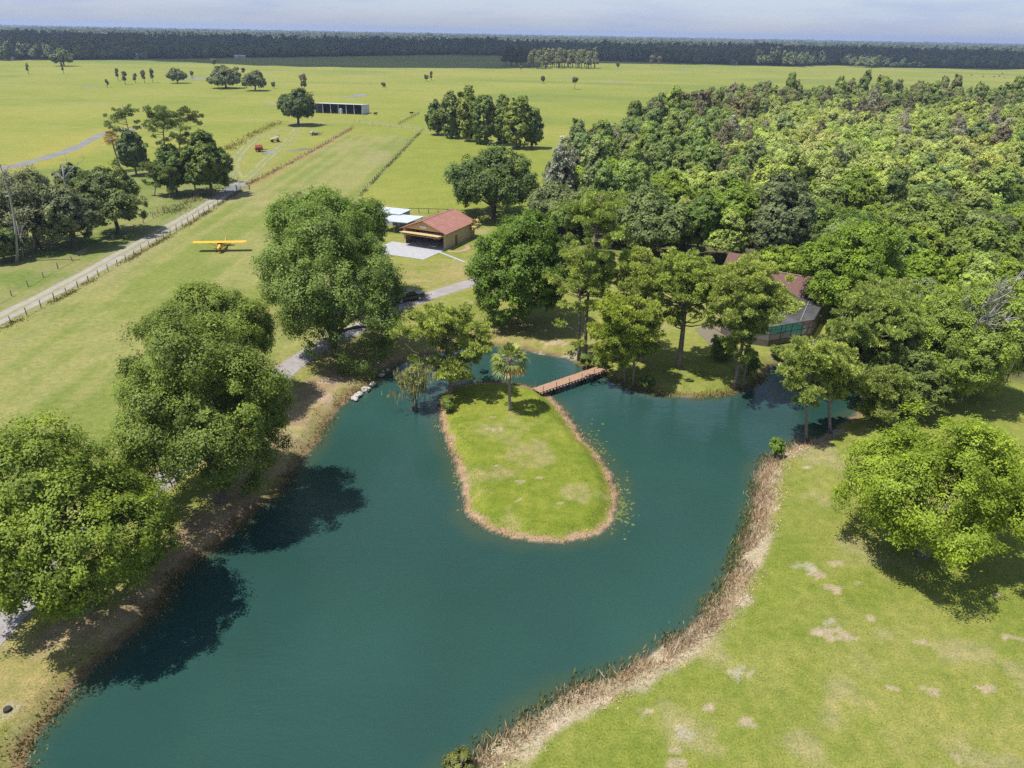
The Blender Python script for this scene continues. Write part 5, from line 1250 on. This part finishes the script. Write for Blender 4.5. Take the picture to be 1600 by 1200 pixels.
# pale grove standing alone in the far pasture
for i in range(70):
    px = 792 + 140 * (i / 70) + rng.uniform(-3, 3); dark = px < 826; c = gp(px, 106.5 + rng.uniform(-2.6, 1.2) - (2.5 if dark else 0)); s = rng.uniform(1.05, 1.5)
    put('cyp', c[0], c[1], (s, s, s * rng.uniform(1.0, 1.3)), rng.uniform(0, 6), np.array([(.05, .062, .035), (.04, .055, .03)][i % 2]) if dark else np.array([(.105, .125, .07), (.09, .115, .05), (.115, .125, .075)][i % 3]),
        'dark slim tree at the left end of the far pale grove' if dark else 'pale slim cypress in the grove alone on the far pasture', 'dark end of the far grove' if dark else 'pale grove on the far pasture')

# ------------------------------------------------------------------ far woods: one uncountable mass each, instanced on points
def gn_scatter(name, pts, scl, rot, idx, protos):
    pc = bpy.data.collections.new(name + '_kinds')
    for p in protos: pc.objects.link(p)
    me = bpy.data.meshes.new(name); n = len(pts); me.vertices.add(n); me.vertices.foreach_set('co', np.asarray(pts, np.float32).ravel())
    a = me.attributes.new('scl', 'FLOAT_VECTOR', 'POINT'); a.data.foreach_set('vector', np.asarray(scl, np.float32).ravel())
    a = me.attributes.new('rot', 'FLOAT_VECTOR', 'POINT'); a.data.foreach_set('vector', np.stack([np.zeros(n), np.zeros(n), rot], 1).astype(np.float32).ravel())
    a = me.attributes.new('idx', 'INT', 'POINT'); a.data.foreach_set('value', np.asarray(idx, np.int32))
    ng = bpy.data.node_groups.new(name + '_scatter', 'GeometryNodeTree'); ng.interface.new_socket('Geometry', in_out='INPUT', socket_type='NodeSocketGeometry'); ng.interface.new_socket('Geometry', in_out='OUTPUT', socket_type='NodeSocketGeometry')
    gi = ng.nodes.new('NodeGroupInput'); go = ng.nodes.new('NodeGroupOutput'); ip = ng.nodes.new('GeometryNodeInstanceOnPoints'); ci = ng.nodes.new('GeometryNodeCollectionInfo')
    ci.inputs['Collection'].default_value = pc; ci.inputs['Separate Children'].default_value = True; ci.inputs['Reset Children'].default_value = True; ip.inputs['Pick Instance'].default_value = True
    def na(nm, t): q = ng.nodes.new('GeometryNodeInputNamedAttribute'); q.data_type = t; q.inputs['Name'].default_value = nm; return q.outputs['Attribute']
    L = ng.links.new; L(gi.outputs[0], ip.inputs['Points']); L(ci.outputs[0], ip.inputs['Instance']); L(na('idx', 'INT'), ip.inputs['Instance Index']); L(na('scl', 'FLOAT_VECTOR'), ip.inputs['Scale'])
    e2r = ng.nodes.new('FunctionNodeEulerToRotation'); L(na('rot', 'FLOAT_VECTOR'), e2r.inputs[0]); L(e2r.outputs[0], ip.inputs['Rotation']); L(ip.outputs[0], go.inputs[0])
    o = mobj(name, me); md = o.modifiers.new('scatter', 'NODES'); md.node_group = ng; tag(o, kind='stuff'); return o
LM = {'oak': leaf_mat('oak_stuff_leaf', 'random', [(.060, .100, .022), (.078, .122, .03), (.09, .14, .02)]), 'cyp': leaf_mat('cypress_stuff_leaf', 'random', [(.092, .138, .048), (.10, .120, .062), (.104, .152, .048), (.098, .140, .058), (.112, .160, .05), (.10, .128, .056)]),
      'dome': leaf_mat('dome_stuff_leaf', 'random', [(.160, .214, .064), (.170, .222, .062), (.150, .204, .068), (.166, .208, .088)]), 'moss': leaf_mat('moss_stuff_leaf', 'random', [(.07, .085, .045), (.085, .09, .06)])}
protos = []; PI = {}
for kind in ST:
    for (r, kids) in ST[kind]:
        cr = [k for k in kids if k.name.startswith('crown')][0]; me = cr.data.copy(); me.materials.clear(); me.materials.append(LM[kind]); o = bpy.data.objects.new('tree_kind', me); PI.setdefault(kind, []).append(len(protos)); protos.append(o)
# collection children are sorted by name: keep the index order
for i, p in enumerate(protos): p.name = 'woodland_tree_%03d' % i
pts = []; sc = []; ro = []; ix = []
for kind, v in rest.items():
    for (x, y, s, hs, r) in v: pts.append((x, y, 0)); sc.append((s, s, hs)); ro.append(r); ix.append(PI[kind][int(rng.integers(0, len(PI[kind])))])
if pts: gn_scatter('cypress_wood', pts, sc, ro, ix, protos)
# far forest to the horizon
FL = leaf_mat('far_forest_leaf', 'random', [(.044, .066, .036), (.060, .086, .040), (.036, .058, .038), (.075, .098, .042), (.052, .07, .045)], trans=.15)
fp = []
for s_ in range(4):
    R = np.random.default_rng(500 + s_)
    el = [E((0, 0, 7), (5, 5, 5.5)), E((R.normal() * 2, R.normal() * 2, 10), (3.2, 3.2, 3.2))] if s_ < 2 else [E((0, 0, 9), (3, 3, 8)), E((R.normal(), R.normal(), 14), (2, 2, 3.5))]
    V, v, P = broadleaf_crown(el, 2.0, 1.2, R, 5, 4, asp=.7); o = bpy.data.objects.new('far_tree_%03d' % s_, quads_mesh('far_tree', V, v, FL)); fp.append(o)
P_ = []
def scatter_band(y0, y1, step, s0):
    nx = int((y1 * 2.0) / step); ny = max(1, int((y1 - y0) / step)); x = rng.uniform(-y1 * .95, y1 * 1.05, nx * ny); y = rng.uniform(y0, y1, nx * ny); k = (np.abs(x) < y * .86 + 60) & (y > FAR_EDGE(x) + rng.normal(size=len(x)) * 6)
    x, y = x[k], y[k]; return np.stack([x, y, np.full(len(x), s0)], 1)
Bd = [scatter_band(780, 1500, 10, 1.0), scatter_band(1500, 2200, 13, 1.1), scatter_band(2200, 3500, 19, 1.35), scatter_band(3500, 6000, 34, 2.0), scatter_band(6000, 11000, 70, 3.6)]
# small clearings among the far trees
Q = np.concatenate(Bd); keep = np.ones(len(Q), bool)
for (px, py, a, b_) in [(1310, 96, 62, 110), (545, 79, 26, 120), (570, 80.5, 30, 60)]: c = gp(px, py); keep &= ((Q[:, 0] - c[0]) / a) ** 2 + ((Q[:, 1] - c[1]) / b_) ** 2 > 1
Q = Q[keep]; n = len(Q); print('far trees', n)
hs = rng.uniform(.55, 1.4, n) * (.45 + 1.1 * fbm(Q[:, 0] * .009, Q[:, 1] * .009, 600)); wd = np.where(Q[:, 2] > 1.2, Q[:, 2], 1.0)
tall = fbm(Q[:, 0] * .003, Q[:, 1] * .003, 601) > .5
ix = np.where(tall, rng.integers(2, 4, n), rng.integers(0, 2, n))
gn_scatter('far_forest', np.stack([Q[:, 0], Q[:, 1], np.zeros(n)], 1), np.stack([wd, wd, hs], 1), rng.uniform(0, 6.28, n), ix, fp)
# scattered house roofs among the far trees
EPX = [(0, 94), (110, 93.5), (300, 91), (480, 88.7), (560, 87.2), (790, 86.7), (930, 94.5), (1000, 96.5), (1100, 99.5), (1250, 104.5), (1350, 105.5), (1600, 107.5)]
for i, (px, w_, h_, lb) in enumerate([(16, 7, 3, 'small pale house under the far trees at the left picture edge'), (214, 5, 5.5, 'narrow white house among the far trees left of the mid-pasture oaks'), (375, 16, 2.6, 'low pale shed along the far tree line beyond the widest pasture oak'), (1147, 8, 3.5, 'grey roofed house under the far trees on the right')]):
    c = gp(px, float(np.interp(px, *np.array(EPX).T)) + .35); r = empty('distant_house', (c[0], c[1], 0), .2 * i); tag(r, lb, 'house')
    MB().box((0, 0, h_ / 2), (w_, 6, h_)).build('wall', WHITEM, r); MB().prism([(-3.4, h_), (3.4, h_), (0, h_ + 1.6)], -w_ / 2 - .4, w_ / 2 + .4).build('roof', GREYM, r); MB().box((0, -3.03, 1.1), (1.1, .1, 2.1)).build('door', DARKM, r)
#@@PART5@@
# ------------------------------------------------------------------ sky, air, sun, camera
SUN_EL, SX, SY = math.radians(67), -.965, -.30
sd_ = Vector((SX * math.cos(SUN_EL), SY * math.cos(SUN_EL), math.sin(SUN_EL)))
su = bpy.data.lights.new('sun', 'SUN'); su.energy = 5.0; su.angle = math.radians(.5); su.color = (1, .965, .90); so = link(bpy.data.objects.new('sun', su)); so.rotation_euler = sd_.to_track_quat('Z', 'Y').to_euler(); so.location = (0, 0, 300)
wd_ = bpy.data.worlds.new('World'); SC.world = wd_; wd_.use_nodes = True; nt = wd_.node_tree; bg = nt.nodes['Background']
sky = nt.nodes.new('ShaderNodeTexSky'); sky.sky_type = 'NISHITA'; sky.sun_disc = False; sky.sun_elevation = SUN_EL; sky.sun_rotation = math.atan2(SX, SY); sky.air_density = 1.0; sky.dust_density = .6; sky.ozone_density = 2.0
tc = nt.nodes.new('ShaderNodeTexCoord'); mp = nt.nodes.new('ShaderNodeMapping'); mp.inputs['Scale'].default_value = (1, 1, 7); nz = nt.nodes.new('ShaderNodeTexNoise'); nz.inputs['Scale'].default_value = 5.5; nz.inputs['Detail'].default_value = 7; nz.inputs['Roughness'].default_value = .6
nt.links.new(tc.outputs['Generated'], mp.inputs[0]); nt.links.new(mp.outputs[0], nz.inputs['Vector'])
cr = nt.nodes.new('ShaderNodeValToRGB'); cr.color_ramp.elements[0].position = .42; cr.color_ramp.elements[1].position = .78; cr.color_ramp.elements[0].color = (.62, .62, .62, 1); cr.color_ramp.elements[1].color = (.92, .92, .92, 1)
nt.links.new(nz.outputs['Fac'], cr.inputs[0]); mx = nt.nodes.new('ShaderNodeMix'); mx.data_type = 'RGBA'; nt.links.new(cr.outputs[0], mx.inputs[0]); nt.links.new(sky.outputs[0], mx.inputs[6]); mx.inputs[7].default_value = (2.15, 2.62, 4.0, 1)
nt.links.new(mx.outputs[2], bg.inputs['Color']); bg.inputs['Strength'].default_value = .13
# clouds whose shade lies on the far woods and the far strip of pasture
def cloud(name, shade, alt, seed, thick=140):
    """shade: outline on the ground where its shadow falls; the cloud stands up-sun of it"""
    R = np.random.default_rng(seed); off = np.array([SX, SY]) / math.hypot(SX, SY) * alt / math.tan(SUN_EL); P = smooth_line([np.array(p) + off for p in shade], 60, True)
    x0, y0 = P.min(0); x1, y1 = P.max(0); n = int((x1 - x0) * (y1 - y0) / 9000); c = np.stack([R.uniform(x0, x1, n), R.uniform(y0, y1, n)], 1); d = -sdf(c[:, 0], c[:, 1], P); c = c[d > 0]; d = d[d > 0]
    edge = P; c = np.concatenate([c, edge]); d = np.concatenate([d, np.full(len(edge), 20.)]); import bmesh
    bm = bmesh.new(); bmesh.ops.create_icosphere(bm, subdivisions=2, radius=1); bv = np.array([v.co[:] for v in bm.verts]); bf = np.array([[v.index for v in q.verts] for q in bm.faces]); bm.free()
    V = []; F_ = []
    for i, (p, q) in enumerate(zip(c, d)): r = 55 + min(q, 260) * .6 * R.uniform(.7, 1.2); s = 1 + .15 * np.sin(bv * 5 + i).sum(1, keepdims=True) / 2; V.append(bv * s * np.array([r, r, min(r * .6, thick) * .8]) + np.array([p[0], p[1], alt + R.uniform(0, 40)])); F_.append(bf + i * len(bv))
    me = np_mesh(name, np.concatenate(V), np.concatenate(F_), CLOUDM, smooth=True, nper=3); o = mobj(name, me); tag(o, kind='stuff'); return o
CLOUDM, cnt_, cb = new_mat('cloud_white'); cb.inputs['Base Color'].default_value = (.85, .86, .9, 1); cb.inputs['Roughness'].default_value = 1; cb.inputs['Specular IOR Level'].default_value = 0
S1 = [gp(200, 91.5)[:2], gp(300, 94.5)[:2], gp(480, 101)[:2], gp(640, 103)[:2], gp(770, 102.5)[:2], gp(800, 96)[:2], gp(960, 97.2)[:2], gp(1120, 99.5)[:2], gp(1330, 101)[:2]]
S1 = [np.array(p) for p in S1] + [np.array(q) for q in [(760, 1350), (1150, 1700), (1700, 2100), (1250, 2500), (500, 2150), (-300, 2350), (-900, 2050), (-1500, 2200), (-1600, 1800), (-1100, 1300), (-700, 1080)]]
cloud('clouds', S1, 1500, 3)
# thin summer haze: one box of even air round the whole scene
HZ = 1.1e-4
mb = MB(); mb.box((0, 6000, 36), (34000, 34000, 84)); hz = mb.build('haze', None) if False else None
me = bpy.data.meshes.new('haze'); me.from_pydata([tuple(v) for v in mb.v], [], mb.f); hm = bpy.data.materials.new('summer_haze'); hm.use_nodes = True; hn = hm.node_tree; hn.nodes.remove(hn.nodes['Principled BSDF']); pv = hn.nodes.new('ShaderNodeVolumePrincipled'); pv.inputs['Color'].default_value = (.58, .70, .94, 1); pv.inputs['Density'].default_value = HZ; pv.inputs['Anisotropy'].default_value = .2
hn.links.new(pv.outputs[0], hn.nodes['Material Output'].inputs['Volume']); me.materials.append(hm); ho_ = mobj('haze', me); tag(ho_, kind='stuff')
# camera
cd = bpy.data.cameras.new('camera'); cd.sensor_fit = 'HORIZONTAL'; cd.sensor_width = 36; cd.lens = 36 * f / 1600; cd.clip_start = .5; cd.clip_end = 60000
co = link(bpy.data.objects.new('camera', cd)); M = Matrix.Identity(4)
for i in range(3): M[i][0] = Xv[i]; M[i][1] = Uv[i]; M[i][2] = -Fv[i]; M[i][3] = CAM[i]
co.matrix_world = M; SC.camera = co
SC.view_settings.view_transform = 'Standard'; SC.view_settings.look = 'None'; SC.view_settings.gamma = 1; SC.view_settings.exposure = 0.5
SC.render.engine = 'CYCLES'; cy = SC.cycles; cy.max_bounces = 6; cy.diffuse_bounces = 3; cy.glossy_bounces = 2; cy.transmission_bounces = 3; cy.transparent_max_bounces = 8; cy.volume_bounces = 0; cy.use_denoising = False; SC.render.filter_size = 1.3; cy.sample_clamp_indirect = 6
